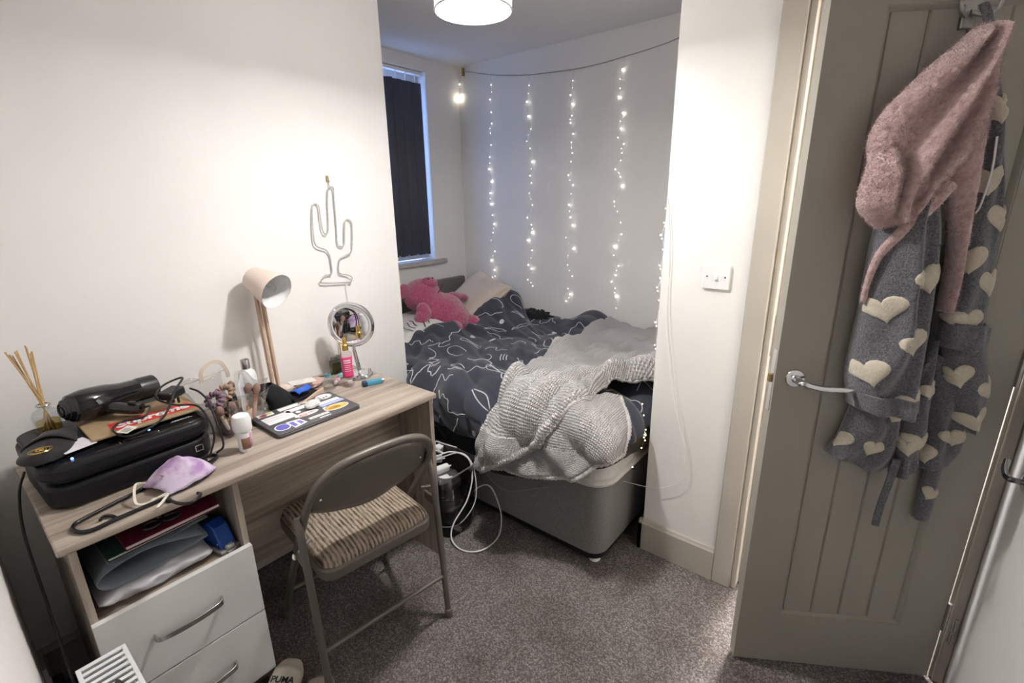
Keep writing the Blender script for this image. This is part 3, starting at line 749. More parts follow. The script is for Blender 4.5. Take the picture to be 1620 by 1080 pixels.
def hemtube(P):
    rr = [0.0105+0.0022*math.sin(i*2.4) for i in range(len(P))]
    MB().tube(P, rr, 8).build('hem', m_hem, bk, world=True, angle=180)
LE = [(0.632, 1.262), (0.645, 1.38), (0.655, 1.48), (0.672, 1.585), (0.640, 1.76), (0.600, 1.985), (0.545, 2.25), (0.500, 2.56), (0.50, 2.74)]
RE = [(0.650, 1.262), (0.865, 1.40), (0.965, 1.50), (1.03, 1.60), (1.05, 1.76), (1.15, 1.93), (1.13, 2.10), (1.17, 2.35), (1.18, 2.74)]
UA = [(0.640, 1.27), (0.80, 1.42), (0.93, 1.53), (1.03, 1.66), (1.10, 1.74)]
UB = [(0.640, 1.258), (0.80, 1.300), (0.96, 1.325), (1.12, 1.385), (1.245, 1.56)]
layer('lower_fold', UA, UB, 50, 110, 0.010, 11.0, 'RT', 0.25)
layer('upper_fold', LE, RE, 150, 210, 0.030, 3.0, 'LR', 0.8, 0.022)

# pillows
m_pink = mat('blush_cotton', (0.62, 0.53, 0.45), 0.85, col2=(0.58, 0.49, 0.42), nscale=300, bump=0.1, sheen=0.2)
m_wpil = mat('white_cotton', (0.66, 0.63, 0.62), 0.85, col2=(0.62, 0.59, 0.58), nscale=300, bump=0.1)
def pillow(name, w, h, t, m, label, loc_, rot, sd):
    o = thing(name, label, 'pillow', loc_, rot=rot, group='pillows at the bed head'); mb = MB()
    def side(sg):
        def fn(u, v):
            a, b = u*2-1, v*2-1
            k = max(0.0, (1-a**4)*(1-b**4))**0.55
            px = a*w/2*(1-0.06*(1-b*b)); py = b*h/2*(1-0.06*(1-a*a))
            return Vector((px, py, sg*t/2*k*(1+0.16*noise.noise(Vector((a*2, b*2, sd)))) + 0.004*noise.noise(Vector((a*7, b*7, sd+sg)))))
        return fn
    mb.grid(side(1), 34, 30); mb.grid(side(-1), 34, 30); 
    mb.build('case', m, o, angle=180)
    pp = [Vector((a*w/2*(1-0.06*(1-b*b)), b*h/2*(1-0.06*(1-a*a)), 0)) for a, b in [(-1+i/10, -1) for i in range(20)]+[(1, -1+i/10) for i in range(20)]+[(1-i/10, 1) for i in range(20)]+[(-1, 1-i/10) for i in range(20)]]
    MB().tube(pp, 0.003, 6, closed=True).build('seam', m, o)
    return o
pillow('pillow', 0.52, 0.40, 0.15, m_pink, 'cream-beige pillow leaning up in the corner beside the headboard', (-0.475, 2.53, 0.775), (math.radians(14), math.radians(-36), math.radians(68)), 1.0)
p2 = pillow('pillow', 0.62, 0.44, 0.15, m_wpil, 'pale pillow lying flat beneath the pink plush pig', (-0.47, 2.02, 0.70), (0, math.radians(-4), math.radians(90)), 5.0)
# sketchy print on the flat pillow
sk = MB()
for k in range(14):
    x = -0.28+0.04*k; y0 = -0.17+0.02*math.sin(k*2.1)
    P = [Vector((x+0.012*math.sin(t*5+k), y0+t*0.09, 0.066+0.0)) for t in [i/8 for i in range(9)]]
    for q in P:
        a, b = q.x/0.31, q.y/0.22; q.z = 0.075*max(0, (1-min(1, abs(a))**4)*(1-min(1, abs(b))**4))**0.55*(1+0.16*noise.noise(Vector((a*2, b*2, 5.0))))+0.0045
    sk.ribbon(P, 0.005, (0, 0, 1), 0.001)
tag(sk.build('printed_marks', m_blackm, p2), 'black sketchy print', None, None, 'stuff')

# crumpled black garment by the wall
def lump(name, m, parent, r, sd, world=False, c=(0, 0, 0), amp=0.35, fr=4.0, seg=48, rings=28, flat=0.0):
    mb = MB(); mb.ball((0, 0, 0), 1.0, seg, rings); V = []
    for p in mb.v:
        n = p.normalized(); k = 1+amp*abs(noise.noise(n*fr*0.5+Vector((sd, 0, 0))))+amp*0.5*abs(noise.noise(n*fr+Vector((0, sd, 0))))-amp*0.3
        q = Vector((n.x*r[0]*k, n.y*r[1]*k, n.z*r[2]*k)); q.z = max(q.z, -r[2]*(1-flat)); V.append(q+Vector(c))
    mb.v = V; return mb.build(name, m, parent, world=world, angle=180)
bg = thing('black_garment', 'crumpled black garment between the duvet and the string-light wall', 'clothing', (-0.02, 2.715, 0.70))
lump('cloth', m_sheet, bg, (0.115, 0.05, 0.036), 3.0, amp=0.7, fr=5)

# plush pig
m_plush = mat('pink_plush', (0.40, 0.062, 0.145), 0.95, col2=(0.50, 0.115, 0.205), nscale=90, bump=1.0, bscale=260, sheen=0.9, spec=0.05)
m_plushd = mat('pink_plush_dark', (0.32, 0.045, 0.11), 0.95, col2=(0.4, 0.08, 0.16), nscale=90, bump=0.8, bscale=260, sheen=0.6)
pig = thing('plush_pig', 'bright pink plush pig lying back against the headboard', 'soft toy', (-0.42, 2.16, 0.70))
def fused(parts, vox, name, m, parent, disp=0.004, smooth_it=6):
    mb = MB()
    for c, r, mx in parts: mb.ball(c, r, 28, 18, mx)
    o = mb.build('tmp', None)
    md = o.modifiers.new('r', 'REMESH'); md.mode = 'VOXEL'; md.voxel_size = vox
    sm = o.modifiers.new('s', 'SMOOTH'); sm.iterations = smooth_it; sm.factor = 0.5
    bpy.context.view_layer.update()
    me = bpy.data.meshes.new_from_object(o.evaluated_get(bpy.context.evaluated_depsgraph_get()))
    bpy.data.objects.remove(o, do_unlink=True)
    for v in me.vertices:
        v.co += v.normal*disp*(noise.noise(v.co*95)+0.6*noise.noise(v.co*190))
    inv = parent.matrix_basis.inverted(); me.transform(inv)
    me.polygons.foreach_set('use_smooth', [True]*len(me.polygons))
    me.materials.clear(); me.materials.append(m); me.name = name
    o2 = bpy.data.objects.new(name, me); C.objects.link(o2); o2.parent = parent; return o2
hc = Vector((-0.475, 2.075, 0.895)); bc = Vector((-0.40, 2.175, 0.752))
fused([(hc, (0.118, 0.125, 0.108), None), (hc+Vector((0.05, 0.0, -0.02)), (0.08, 0.10, 0.08), None),
       (bc, (0.145, 0.165, 0.150), None), (bc+Vector((0.03, 0.03, -0.03)), (0.13, 0.15, 0.12), None), ((hc+bc)/2, (0.10, 0.11, 0.10), None)], 0.009, 'body', m_plush, pig)
fur_on(pig.children[0], 16000, 0.007, m_plush, pig, 0.1, 0.0012, 3)
sn = hc+Vector((0.055, 0.022, 0.088))
fused([(sn, (0.052, 0.055, 0.030), RY(0.35)), (sn+Vector((-0.01, 0, -0.02)), (0.05, 0.052, 0.03), RY(0.35))], 0.006, 'snout', m_plushd, pig, 0.002)
for sgn in (-1, 1):
    e = sn+Vector((0.010, 0.018*sgn, 0.026)); MB().ball(e, (0.008, 0.006, 0.006), 10, 6).build('nostril', m_blackm, pig, world=True)
# smile line
sp = []
for i in range(15):
    t = -1+2*i/14
    p = hc+Vector((0.100-0.020*t*t, 0.018+0.078*t, 0.045-0.028*(1-t*t)+0.022*t)); dd = (p-hc); sp.append(hc+Vector((dd.x*1.085, dd.y*1.06, dd.z*1.0)))
MB().tube(sp, 0.0032, 6).build('smile', mat('dark_thread', (0.12, 0.02, 0.04), 0.8), pig, world=True)
for nm, parts in (('ear', [(hc+Vector((-0.02, -0.135, 0.045)), (0.02, 0.042, 0.05), RX(-0.5))]), ('ear', [(hc+Vector((-0.03, 0.115, 0.055)), (0.02, 0.042, 0.045), RX(0.6))]),
                  ('arm', [(Vector((-0.372, 1.995, 0.815)), (0.045, 0.045, 0.065), RX(0.35)), (Vector((-0.365, 1.965, 0.785)), (0.040, 0.042, 0.048), None)]),
                  ('arm', [(Vector((-0.43, 2.32, 0.855)), (0.038, 0.075, 0.032), RX(-0.15)), (Vector((-0.42, 2.395, 0.838)), (0.03, 0.045, 0.026), RX(-0.2))]),
                  ('leg', [(Vector((-0.27, 2.14, 0.70)), (0.07, 0.055, 0.05), None)]), ('leg', [(Vector((-0.27, 2.31, 0.70)), (0.07, 0.055, 0.05), None)])):
    q = fused(parts, 0.008, nm, m_plush, pig, 0.003); fur_on(q, 1800, 0.006, m_plush, pig, 0.1, 0.0012, 4)
# ------------------------------------------------------------ things on the desk
ZD = DZ
m_clear = glass_mat('clear_plastic', (0.93, 0.93, 0.93), 0.06, 1.5)
m_glass = glass_mat('clear_glass', (0.965, 0.975, 0.98), 0.02, 1.6)
m_gold = mat('gold_metal', (0.75, 0.50, 0.14), 0.25, 1.0)
m_print_body = mat('printer_black', (0.008, 0.008, 0.010), 0.42, col2=(0.011, 0.011, 0.013), nscale=200, bump=0.05, spec=0.28)
m_print_gloss = mat('printer_gloss', (0.010, 0.010, 0.013), 0.12)

# printer
pt = thing('printer', 'black inkjet printer on the left end of the desk', 'printer', (0.262, 0.302, ZD), 0.05)
def pbox(w, h, r, z0, z1, cx=0, cy=0): return MB().prism(rrect(w, h, r, 8, cx, cy), z0, z1)
pbox(0.30, 0.375, 0.055, 0.004, 0.066, 0.0, 0).build('lower_body', m_print_body, pt, bevel=0.012, bseg=3)
pbox(0.275, 0.355, 0.05, 0.066, 0.080, -0.008, 0).build('paper_slot', m_blackm, pt)
pbox(0.315, 0.385, 0.060, 0.080, 0.122, 0.0, 0).build('upper_body', m_print_body, pt, bevel=0.012, bseg=3)
pbox(0.225, 0.372, 0.05, 0.122, 0.134, -0.040, 0).build('scanner_lid', m_print_body, pt, bevel=0.005)
MB().box((0.082, -0.175, 0.1212), (0.142, 0.172, 0.1226), RY(0.0)).build('control_strip', m_print_gloss, pt, bevel=0.0004)
MB().box((0.086, -0.020, 0.1226), (0.132, 0.062, 0.1246)).build('screen', mat('screen_glass', (0.006, 0.006, 0.009), 0.05), pt, bevel=0.0008)
MB().box((0.086, -0.028, 0.1226), (0.132, -0.0255, 0.1245)).build('chrome_line', m_chrome, pt)
m_led = mat('blue_led', (0.1, 0.2, 1), 0.4, emit=(0.15, 0.35, 1.0), estr=6)
for q in ((0.128, -0.125), (0.104, 0.046)): MB().ball((q[0], q[1], 0.1245), 0.0032, 10, 6).build('indicator', m_led, pt)
lg = MB()
for k in range(7): lg.box((0.092, 0.105+k*0.0068, 0.1227), (0.0955, 0.110+k*0.0068, 0.1230))
lg.box((0.0985, 0.100, 0.1227), (0.1005, 0.156, 0.1230))
tag(lg.build('printed_model_mark', m_white, pt), 'tiny white model mark', None, None, 'stuff')
sq = MB()
for a, b in (((0.1495, 0.130, 0.031), (0.1515, 0.151, 0.033)), ((0.1495, 0.130, 0.048), (0.1515, 0.151, 0.050)), ((0.1495, 0.130, 0.031), (0.1515, 0.132, 0.05)), ((0.1495, 0.149, 0.031), (0.1515, 0.151, 0.05))): sq.box(a, b)
sq.build('port_symbol', mat('grey_print', (0.35, 0.35, 0.36), 0.5), pt, smooth=False)
for x in (-0.1, 0.1):
    for y in (-0.13, 0.13): MB().lathe([(0.012, 0), (0.012, 0.005)], 12, T(x, y, 0)).build('rubber_foot', m_blackm, pt)
ZP = ZD+0.134
# power lead hanging down beside the desk
m_cable = mat('black_cable', (0.012, 0.012, 0.012), 0.5)
tag(MB().tube(catmull([(0.20, 0.105, ZD+0.05), (0.28, 0.082, ZD+0.03), (0.36, 0.066, ZD-0.04), (0.46, 0.062, 0.60), (0.52, 0.060, 0.48), (0.55, 0.058, 0.36), (0.50, 0.052, 0.22), (0.38, 0.050, 0.12), (0.30, 0.050, 0.19)], 8), 0.0032, 8).build('power_cable', m_cable),
    'black power cable hanging from the printer to the socket', 'cable')

# envelope with red sticker
m_kraft = mat('kraft_card', (0.36, 0.255, 0.145), 0.8, col2=(0.32, 0.225, 0.125), nscale=40)
m_red = mat('red_sticker', (0.60, 0.035, 0.022), 0.45)
ev = thing('cardboard_mailer', 'brown cardboard mailer with a red sticker on top of the printer', 'envelope', (0.268, 0.362, ZP), 0.015)
MB().box((-0.088, -0.130, 0), (0.088, 0.130, 0.006)).build('card', m_kraft, ev, bevel=0.0015)
MB().box((0.004, -0.080, 0.0061), (0.066, 0.118, 0.0066)).build('sticker', m_red, ev)
text_obj('Supreme', 0.052, mat('white_print_flat', (0.82, 0.82, 0.82), 0.5), ev, T(0.036, 0.019, 0.0070) @ RZ(PI/2), bold=0.0018, shear=0.22, spacing=0.95)
pp_ = thing('photo_print', 'pale photo slip sticking out beneath the cardboard mailer', 'paper', (0.338, 0.200, ZP), 0.25)
MB().box((-0.036, -0.034, 0.0), (0.036, 0.034, 0.0006)).build('paper', mat('lilac_paper', (0.66, 0.60, 0.66), 0.6, col2=(0.75, 0.72, 0.74), nscale=30), pp_)

# hair dryer
dy = thing('hair_dryer', 'glossy black hair dryer lying on the cardboard mailer', 'hair dryer', (0.155, 0.335, ZP+0.006), 0.0)
m_gloss = mat('black_gloss', (0.008, 0.008, 0.009), 0.12, coat=0.3)
A = Vector((0.045, -0.080, 0.050)); B = Vector((-0.005, 0.080, 0.040))
mx, ln = align(A, B)
MB().lathe([(0.004, -0.052), (0.022, -0.048), (0.038, -0.030), (0.0445, 0.0), (0.045, 0.020), (0.043, 0.055), (0.038, 0.082), (0.035, 0.10), (0.034, ln-0.02)], 32, mx).build('barrel', m_gloss, dy)
MB().lathe([(0.0345, ln-0.03), (0.0355, ln-0.02), (0.035, ln+0.020), (0.030, ln+0.020), (0.029, ln-0.02)], 32, mx).build('nozzle', m_black, dy)
for k in range(4): MB().tube([mx @ Vector(((0.012+0.008*k)*math.cos(t*PI/10), (0.012+0.008*k)*math.sin(t*PI/10), -0.0515+0.0022*k*k)) for t in range(20)], 0.0013, 5, closed=True).build('grille_ring', m_black, dy)
hp = catmull([(0.035, -0.045, 0.040), (0.075, -0.020, 0.032), (0.110, 0.008, 0.026), (0.130, 0.030, 0.024)], 6)
MB().tube(hp, [0.022-0.005*i/len(hp) for i in range(len(hp))], 16, squash=0.85).build('handle', m_gloss, dy)
MB().box((-0.009, -0.006, -0.003), (0.009, 0.006, 0.003), T(0.118, 0.012, 0.045) @ RZ(0.6)).build('switch', m_black, dy, bevel=0.0015)
zt = 0.012
MB().tube(catmull([(0.130, 0.030, 0.024), (0.150, 0.045, 0.030), (0.175, 0.020, 0.014), (0.155, -0.03, 0.010), (0.20, -0.055, 0.008), (0.243, -0.03, -0.003), (0.225, 0.05, 0.012), (0.15, 0.115, 0.06), (0.10, 0.15, 0.075), (0.085, 0.10, 0.060), (0.12, 0.07, 0.04), (0.165, 0.10, 0.02), (0.20, 0.145, 0.010), (0.262, 0.150, -0.02), (0.276, 0.150, -0.07), (0.275, 0.13, -0.125)], 9), 0.0030, 8).build('cord', m_cable, dy)
MB().tube(catmull([(0.10, 0.165, 0.035), (0.14, 0.175, 0.030), (0.20, 0.175, 0.016), (0.268, 0.165, -0.02), (0.282, 0.168, -0.10), (0.27, 0.15, -0.125)], 8), 0.0030, 8).build('cord', m_cable, dy)
pg = MB().box((-0.022, -0.028, -0.012), (0.022, 0.028, 0.012), T(0.128, 0.108, 0.045) @ RZ(0.5) @ RX(0.1)); pgo = pg.build('plug', m_black, dy, bevel=0.004)
for k in (-1, 0, 1): MB().box((-0.003, -0.006, -0.026), (0.003, 0.0, -0.010), T(0.140+0.012*k, 0.108+0.010*k, 0.045)).build('pin', m_black, pgo)
tg = MB().box((-0.014, -0.020, 0), (0.014, 0.020, 0.0006), T(0.222, -0.03, 0.009) @ RZ(0.7) @ RY(0.15)); tgo = tg.build('care_tag', mat('tag_paper', (0.62, 0.60, 0.55), 0.6), dy)
tl = MB()
for k in range(5): tl.box((-0.008+0.004*k, -0.015, 0.0006), (-0.0065+0.004*k, 0.006+0.002*(k % 3), 0.0009), T(0.222, -0.03, 0.009) @ RZ(0.7) @ RY(0.15))
tag(tl.build('printed_lines', m_blackm, tgo), 'tiny printed lines', None, None, 'stuff')

# eye mask / pouch with gold crest
em = thing('satin_eye_mask', 'black folded pouch with a gold round crest on the printer corner', 'pouch', (0.30, 0.150, ZP-0.008), 0.0)
def _em(u, v):
    w = 0.042+0.014*math.sin(PI*min(1, v*1.3)); c = Vector((0.085-0.20*v, -0.025+0.075*v, 0))
    d = Vector((-0.20, 0.075, 0)).normalized(); n = Vector((-d.y, d.x, 0)); a = (u*2-1)
    e = math.sin(PI*u)**0.5*min(1, v*9)**0.5*min(1, (1-v)*9)**0.5
    if v < 0.25: w *= math.sqrt(max(0.0, 1-(1-v/0.25)**2))*0.85+0.15
    return c+n*a*w+Vector((0, 0, 0.003+0.020*e*(1+0.5*noise.noise(Vector((u*3, v*3, 1))))))
MB().grid(_em, 18, 24).build('pouch', m_sheet, em, solid=0.004, angle=180)
fl = MB().grid(lambda u, v: _em(u, 0.45+0.42*v)+Vector((0, 0, 0.004+0.006*math.sin(PI*u)*(1-v))), 14, 8); fl.build('flap', m_sheet, em, solid=0.002, angle=180)
cr = MB(); c0_ = _em(0.5, 0.17)+Vector((0, 0, 0.005))
for r in (0.021, 0.017): cr.tube([c0_+Vector((r*math.cos(2*PI*k/28), r*1.05*math.sin(2*PI*k/28), 0.0008*math.cos(2*PI*k/28))) for k in range(28)], 0.0008, 5, closed=True)
crest = cr.build('crest_ring', m_gold, em)
m2 = MB()
for pts in ([(-0.008, -0.006), (-0.002, 0.007), (0.003, -0.002), (0.009, 0.006)], [(-0.010, 0.001), (0.0, -0.008), (0.010, -0.003)], [(-0.004, 0.011), (0.005, 0.010)]):
    m2.tube(catmull([c0_+Vector((a, b, 0.0008)) for a, b in pts], 5), 0.0011, 5)
m2.build('crest_emblem', m_gold, em)

# reed diffuser
rd = thing('reed_diffuser', 'glass reed diffuser with tan reeds standing on the printer corner', 'diffuser', (0.170, 0.180, ZP))
m_oil = glass_mat('amber_oil', (0.78, 0.66, 0.36), 0.05, 1.4)
MB().lathe([(0.026, 0.0), (0.0285, 0.004), (0.0285, 0.046), (0.025, 0.056), (0.013, 0.063), (0.0115, 0.072), (0.015, 0.076)], 28, closed_top=False).build('bottle', m_glass, rd, solid=0.002)
MB().lathe([(0.0255, 0.003), (0.0262, 0.030)], 24).build('oil', m_oil, rd)
MB().tube([(0.014*math.cos(2*PI*k/24), 0.014*math.sin(2*PI*k/24), 0.076) for k in range(24)], 0.002, 6, closed=True).build('neck_ring', m_steel, rd)
m_reed = mat('tan_reed', (0.44, 0.27, 0.11), 0.8, col2=(0.54, 0.36, 0.17), nscale=200, nstretch=(1, 1, 0.05))
random.seed(5)
for k in range(9):
    a = 2*PI*k/9; bx, by = 0.012*math.cos(a), 0.012*math.sin(a)
    tx, ty = -0.055-0.045*random.random(), -0.028+0.05*random.random()-(0.03 if k in (2, 6) else 0)
    MB().tube([(-bx*1.4+0.008, -by*1.2, 0.006), (0.000+bx*0.3, by*0.3, 0.076), (tx, ty, 0.205+0.02*random.random())], 0.0019, 7).build('reed', m_reed, rd)

# lilac face mask
fm = thing('face_mask', 'lilac tie-dye face mask with cream ear loops at the desk edge', 'face mask', (0.475, 0.372, ZD), 0.35)
m_lilac = mat('lilac_tie_dye', (0.40, 0.24, 0.46), 0.9, col2=(0.62, 0.52, 0.66), nscale=22, detail=4, contrast=(0.36, 0.56))
def _fm(u, v):
    a = (u*2-1); y = a*0.070
    h = 0.085*(1-0.30*a*a); x = (v-0.42)*0.135*(1-0.25*a*a)
    z = 0.060*(1-a*a*0.8)*math.sin(PI*min(1, 0.12+v*0.86))**0.8 + 0.006
    z += 0.010*math.exp(-(a/0.10)**2)*math.sin(PI*v)+0.003*noise.noise(Vector((u*6, v*6, 2)))
    return Vector((x+0.01*math.sin(v*4), y, z))
MB().grid(_fm, 30, 22).build('mask', m_lilac, fm, solid=0.0025, angle=180)
MB().box((-0.006, -0.004, 0), (0.006, 0.004, 0.001), T(0.01, -0.052, 0.046) @ RX(-0.7)).build('red_tab', mat('red_tab', (0.35, 0.02, 0.03), 0.7), fm)
m_cream = mat('cream_elastic', (0.68, 0.63, 0.54), 0.8)
for pts in ([(-0.035, -0.066, 0.024), (-0.020, -0.098, 0.040), (0.012, -0.125, 0.012), (0.034, -0.112, 0.007), (0.036, -0.088, 0.008), (0.044, -0.062, 0.012)],
            [(0.044, -0.064, 0.010), (0.062, -0.092, 0.006), (0.075, -0.118, 0.007), (0.066, -0.096, 0.010), (0.050, -0.076, 0.010), (0.030, -0.10, 0.008)]):
    P = catmull(pts, 7); MB().ribbon(P, 0.006, (0.2, 0.1, 1), 0.0015).build('ear_loop', m_cream, fm)

# black clothes hanger at the desk edge
hg_ = thing('clothes_hanger', 'black plastic clothes hanger lying on the front edge of the desk', 'hanger', (0.55, 0.27, ZD), 0.0)
HZ = ZD+0.0055
def hpth(L): return catmull([(x, y, HZ) for x, y in L], 5)
m_hang = mat('hanger_black', (0.010, 0.010, 0.011), 0.3)
MB().tube(hpth([(0.592, 0.374), (0.603, 0.377), (0.619, 0.364), (0.625, 0.345), (0.606, 0.328), (0.576, 0.319), (0.552, 0.309)]), 0.0042, 10).build('hook', m_hang, hg_, world=True)
MB().tube(hpth([(0.576, 0.319), (0.552, 0.308), (0.556, 0.214), (0.562, 0.168), (0.548, 0.146), (0.523, 0.138), (0.506, 0.143), (0.495, 0.156), (0.474, 0.221), (0.451, 0.300), (0.425, 0.37), (0.404, 0.455), (0.410, 0.479), (0.425, 0.483), (0.440, 0.474), (0.478, 0.429), (0.525, 0.378), (0.535, 0.345), (0.536, 0.318)]), 0.0048, 10).build('arms', m_hang, hg_, world=True)
MB().tube(hpth([(0.554, 0.215), (0.532, 0.208), (0.519, 0.196), (0.530, 0.187)]), 0.0036, 8).build('strap_notch', m_hang, hg_, world=True)
MB().tube(hpth([(0.436, 0.477), (0.442, 0.455), (0.430, 0.448), (0.424, 0.456)]), 0.0036, 8).build('strap_notch', m_hang, hg_, world=True)

# clear cosmetics bag
bgc = thing('clear_cosmetics_bag', 'open clear plastic cosmetics bag stuffed full between printer and laptop', 'cosmetics bag', (0.235, 0.606, ZD), 0.28)
def wallp(a, b, h, lean):
    mb = MB(); n = 10
    def fn(u, v):
        p = Vector(a)+(Vector(b)-Vector(a))*u; return p+Vector(lean)*v+Vector((0, 0, h*v+0.012*math.sin(u*PI*2)*v))+Vector((0.006*math.sin(u*9+v*4), 0.006*math.cos(u*7+v*5), 0))*v
    return mb.grid(fn, n, n)
wallp((0.075, -0.07, 0), (0.075, 0.07, 0), 0.125, (0.03, 0.0, 0)).build('front_sheet', m_clear, bgc, solid=0.0012)
wallp((-0.075, -0.07, 0), (-0.075, 0.07, 0), 0.165, (-0.02, -0.02, 0)).build('back_sheet', m_clear, bgc, solid=0.0012)
wallp((-0.075, -0.07, 0), (0.075, -0.07, 0), 0.145, (0.0, -0.045, 0)).build('end_sheet', m_clear, bgc, solid=0.0012)
wallp((-0.075, 0.07, 0), (0.075, 0.07, 0), 0.15, (0.0, 0.025, 0)).build('end_sheet', m_clear, bgc, solid=0.0012)
MB().box((-0.075, -0.07, 0), (0.075, 0.07, 0.0015)).build('bottom_sheet', m_clear, bgc)
m_bei = mat('beige_strap', (0.52, 0.43, 0.35), 0.6)
for (a, b) in (((-0.10, -0.10, 0.158), (-0.09, 0.08, 0.168)),):
    MB().tube([a, ((a[0]+b[0])/2, (a[1]+b[1])/2, a[2]+0.004), b], 0.0016, 6).build('zip_edge', m_bei, bgc)
P = catmull([(-0.088, -0.02, 0.150), (-0.092, -0.012, 0.185), (-0.092, 0.02, 0.205), (-0.088, 0.055, 0.200), (-0.082, 0.07, 0.165), (-0.082, 0.072, 0.140)], 6)
MB().ribbon(P, 0.012, (1, -0.2, 0.3), 0.002).build('strap', m_bei, bgc)
m_ltab = mat('clear_white_film', (0.75, 0.76, 0.78), 0.25, alpha=0.45)
MB().grid(lambda u, v: Vector((0.02+0.05*u-0.03*v, 0.055-0.06*u+0.02*v, 0.05+0.11*v+0.01*math.sin(u*5))), 8, 10).build('flap', m_ltab, bgc, solid=0.001)
cont = [('scrunchie', (0.18, 0.10, 0.15), (0.0, -0.045, 0.112), 0.022, 'mauve scrunchie in the clear bag'), ('scrunchie', (0.36, 0.24, 0.17), (-0.01, 0.0, 0.118), 0.022, 'tan scrunchie in the clear bag'),
        ('scrunchie', (0.10, 0.06, 0.05), (0.04, -0.02, 0.045), 0.026, 'dark brown scrunchie low in the clear bag')]
for nm, col, c, r, lab in cont:
    o = thing(nm, lab, 'hair tie', bgc.matrix_basis @ Vector(c), 0.3, group='scrunchies in the clear bag')
    o.rotation_euler = (0.9, 0.2, 0.6)
    mb = MB(); n = 36
    mb.grid(lambda u, v: Vector(((r+0.009*(1+0.35*math.sin(u*2*PI*11))*math.cos(v*2*PI))*math.cos(u*2*PI), (r+0.009*(1+0.35*math.sin(u*2*PI*11))*math.cos(v*2*PI))*math.sin(u*2*PI), 0.010*(1+0.3*math.sin(u*2*PI*11+1))*math.sin(v*2*PI))), 72, 12, close_u=True)
    mb.build('ruffle', mat(nm+str(r)+str(col[0]), col, 0.7, sheen=0.4), o, angle=180)
br = [((0.055, -0.055, 0.02), (0.085, -0.095, 0.115), 'white'), ((0.02, 0.03, 0.02), (0.03, 0.06, 0.13), 'rose'), ((0.045, 0.045, 0.01), (0.05, 0.075, 0.125), 'copper'), ((-0.03, 0.02, 0.01), (-0.045, 0.05, 0.13), 'brown'), ((0.06, 0.0, 0.01), (0.05, -0.03, 0.10), 'dark')]
bc_ = {'white': (0.7, 0.68, 0.64), 'rose': (0.55, 0.3, 0.28), 'copper': (0.55, 0.30, 0.18), 'brown': (0.2, 0.11, 0.07), 'dark': (0.07, 0.04, 0.035)}
for a, b, cn in br:
    mx, ln = align(bgc.matrix_basis @ Vector(a), bgc.matrix_basis @ Vector(b))
    o = thing('makeup_brush', cn+' handled make-up brush standing in the clear bag', 'make-up brush', mx.translation, group='make-up brushes in the clear bag'); o.rotation_euler = mx.to_euler()
    MB().lathe([(0.004, 0), (0.006, 0.01), (0.0065, ln*0.55)], 12).build('handle', mat('brush_'+cn, bc_[cn], 0.35), o)
    MB().lathe([(0.007, ln*0.55), (0.008, ln*0.75)], 12).build('ferrule', m_steel if cn != 'copper' else mat('copper', (0.6, 0.3, 0.18), 0.3, 1.0), o)
    MB().lathe([(0.008, ln*0.75), (0.013, ln*0.9), (0.011, ln), (0.002, ln+0.008)], 14).build('bristles', mat('bristle', (0.25, 0.15, 0.12), 0.9), o)
for c, r, h_, col, lab in (((-0.02, -0.02, 0.002), 0.024, 0.07, (0.16, 0.09, 0.07), 'brown pot at the bottom of the clear bag'), ((0.03, 0.035, 0.002), 0.018, 0.06, (0.55, 0.38, 0.30), 'beige tube at the bottom of the clear bag'), ((-0.04, 0.04, 0.002), 0.02, 0.085, (0.42, 0.27, 0.13), 'amber bottle at the bottom of the clear bag'), ((0.045, -0.05, 0.002), 0.016, 0.05, (0.13, 0.07, 0.08), 'dark jar at the bottom of the clear bag')):
    o = thing('cosmetic_pot', lab, 'cosmetic', bgc.matrix_basis @ Vector(c), group='cosmetics in the clear bag'); mm = mat('pot%.2f' % col[0], col, 0.35)
    MB().lathe([(r, 0), (r, h_*0.75), (r*0.9, h_*0.8)], 18).build('pot', mm, o); MB().lathe([(r*0.8, h_*0.8), (r*0.8, h_)], 18).build('lid', m_gold if r < 0.019 else m_black, o)

# roll-on deodorant
rl = thing('rollon_bottle', 'white roll-on deodorant bottle with a brown panel at the desk front', 'bottle', (0.448, 0.558, ZD), 0.5)
MB().lathe([(0.0165, 0), (0.0185, 0.003), (0.0195, 0.03), (0.0225, 0.066), (0.022, 0.070)], 28).build('bottle', m_white, rl)
MB().lathe([(0.0245, 0.068), (0.0265, 0.074), (0.0265, 0.104), (0.0225, 0.116), (0.012, 0.121), (0.002, 0.122)], 28).build('cap', m_white, rl)
def cyl_patch(r, a0, a1, z0, z1, n=10, nv=3, rf=None): return MB().grid(lambda u, v: Vector(((rf(z0+(z1-z0)*v) if rf else r)*math.cos(a0+(a1-a0)*u), (rf(z0+(z1-z0)*v) if rf else r)*math.sin(a0+(a1-a0)*u), z0+(z1-z0)*v)), n, nv)
rfz = lambda z: 0.0187+0.0034*z/0.066+0.0006
cyl_patch(0.0215, -1.3, -0.1, 0.012, 0.048, rf=rfz).build('brown_label', mat('brown_label', (0.24, 0.115, 0.075), 0.5), rl, solid=0.0003)
cyl_patch(0.0215, -0.1, 0.35, 0.012, 0.060, rf=rfz).build('pink_label', mat('pink_label', (0.60, 0.33, 0.42), 0.5), rl, solid=0.0003)

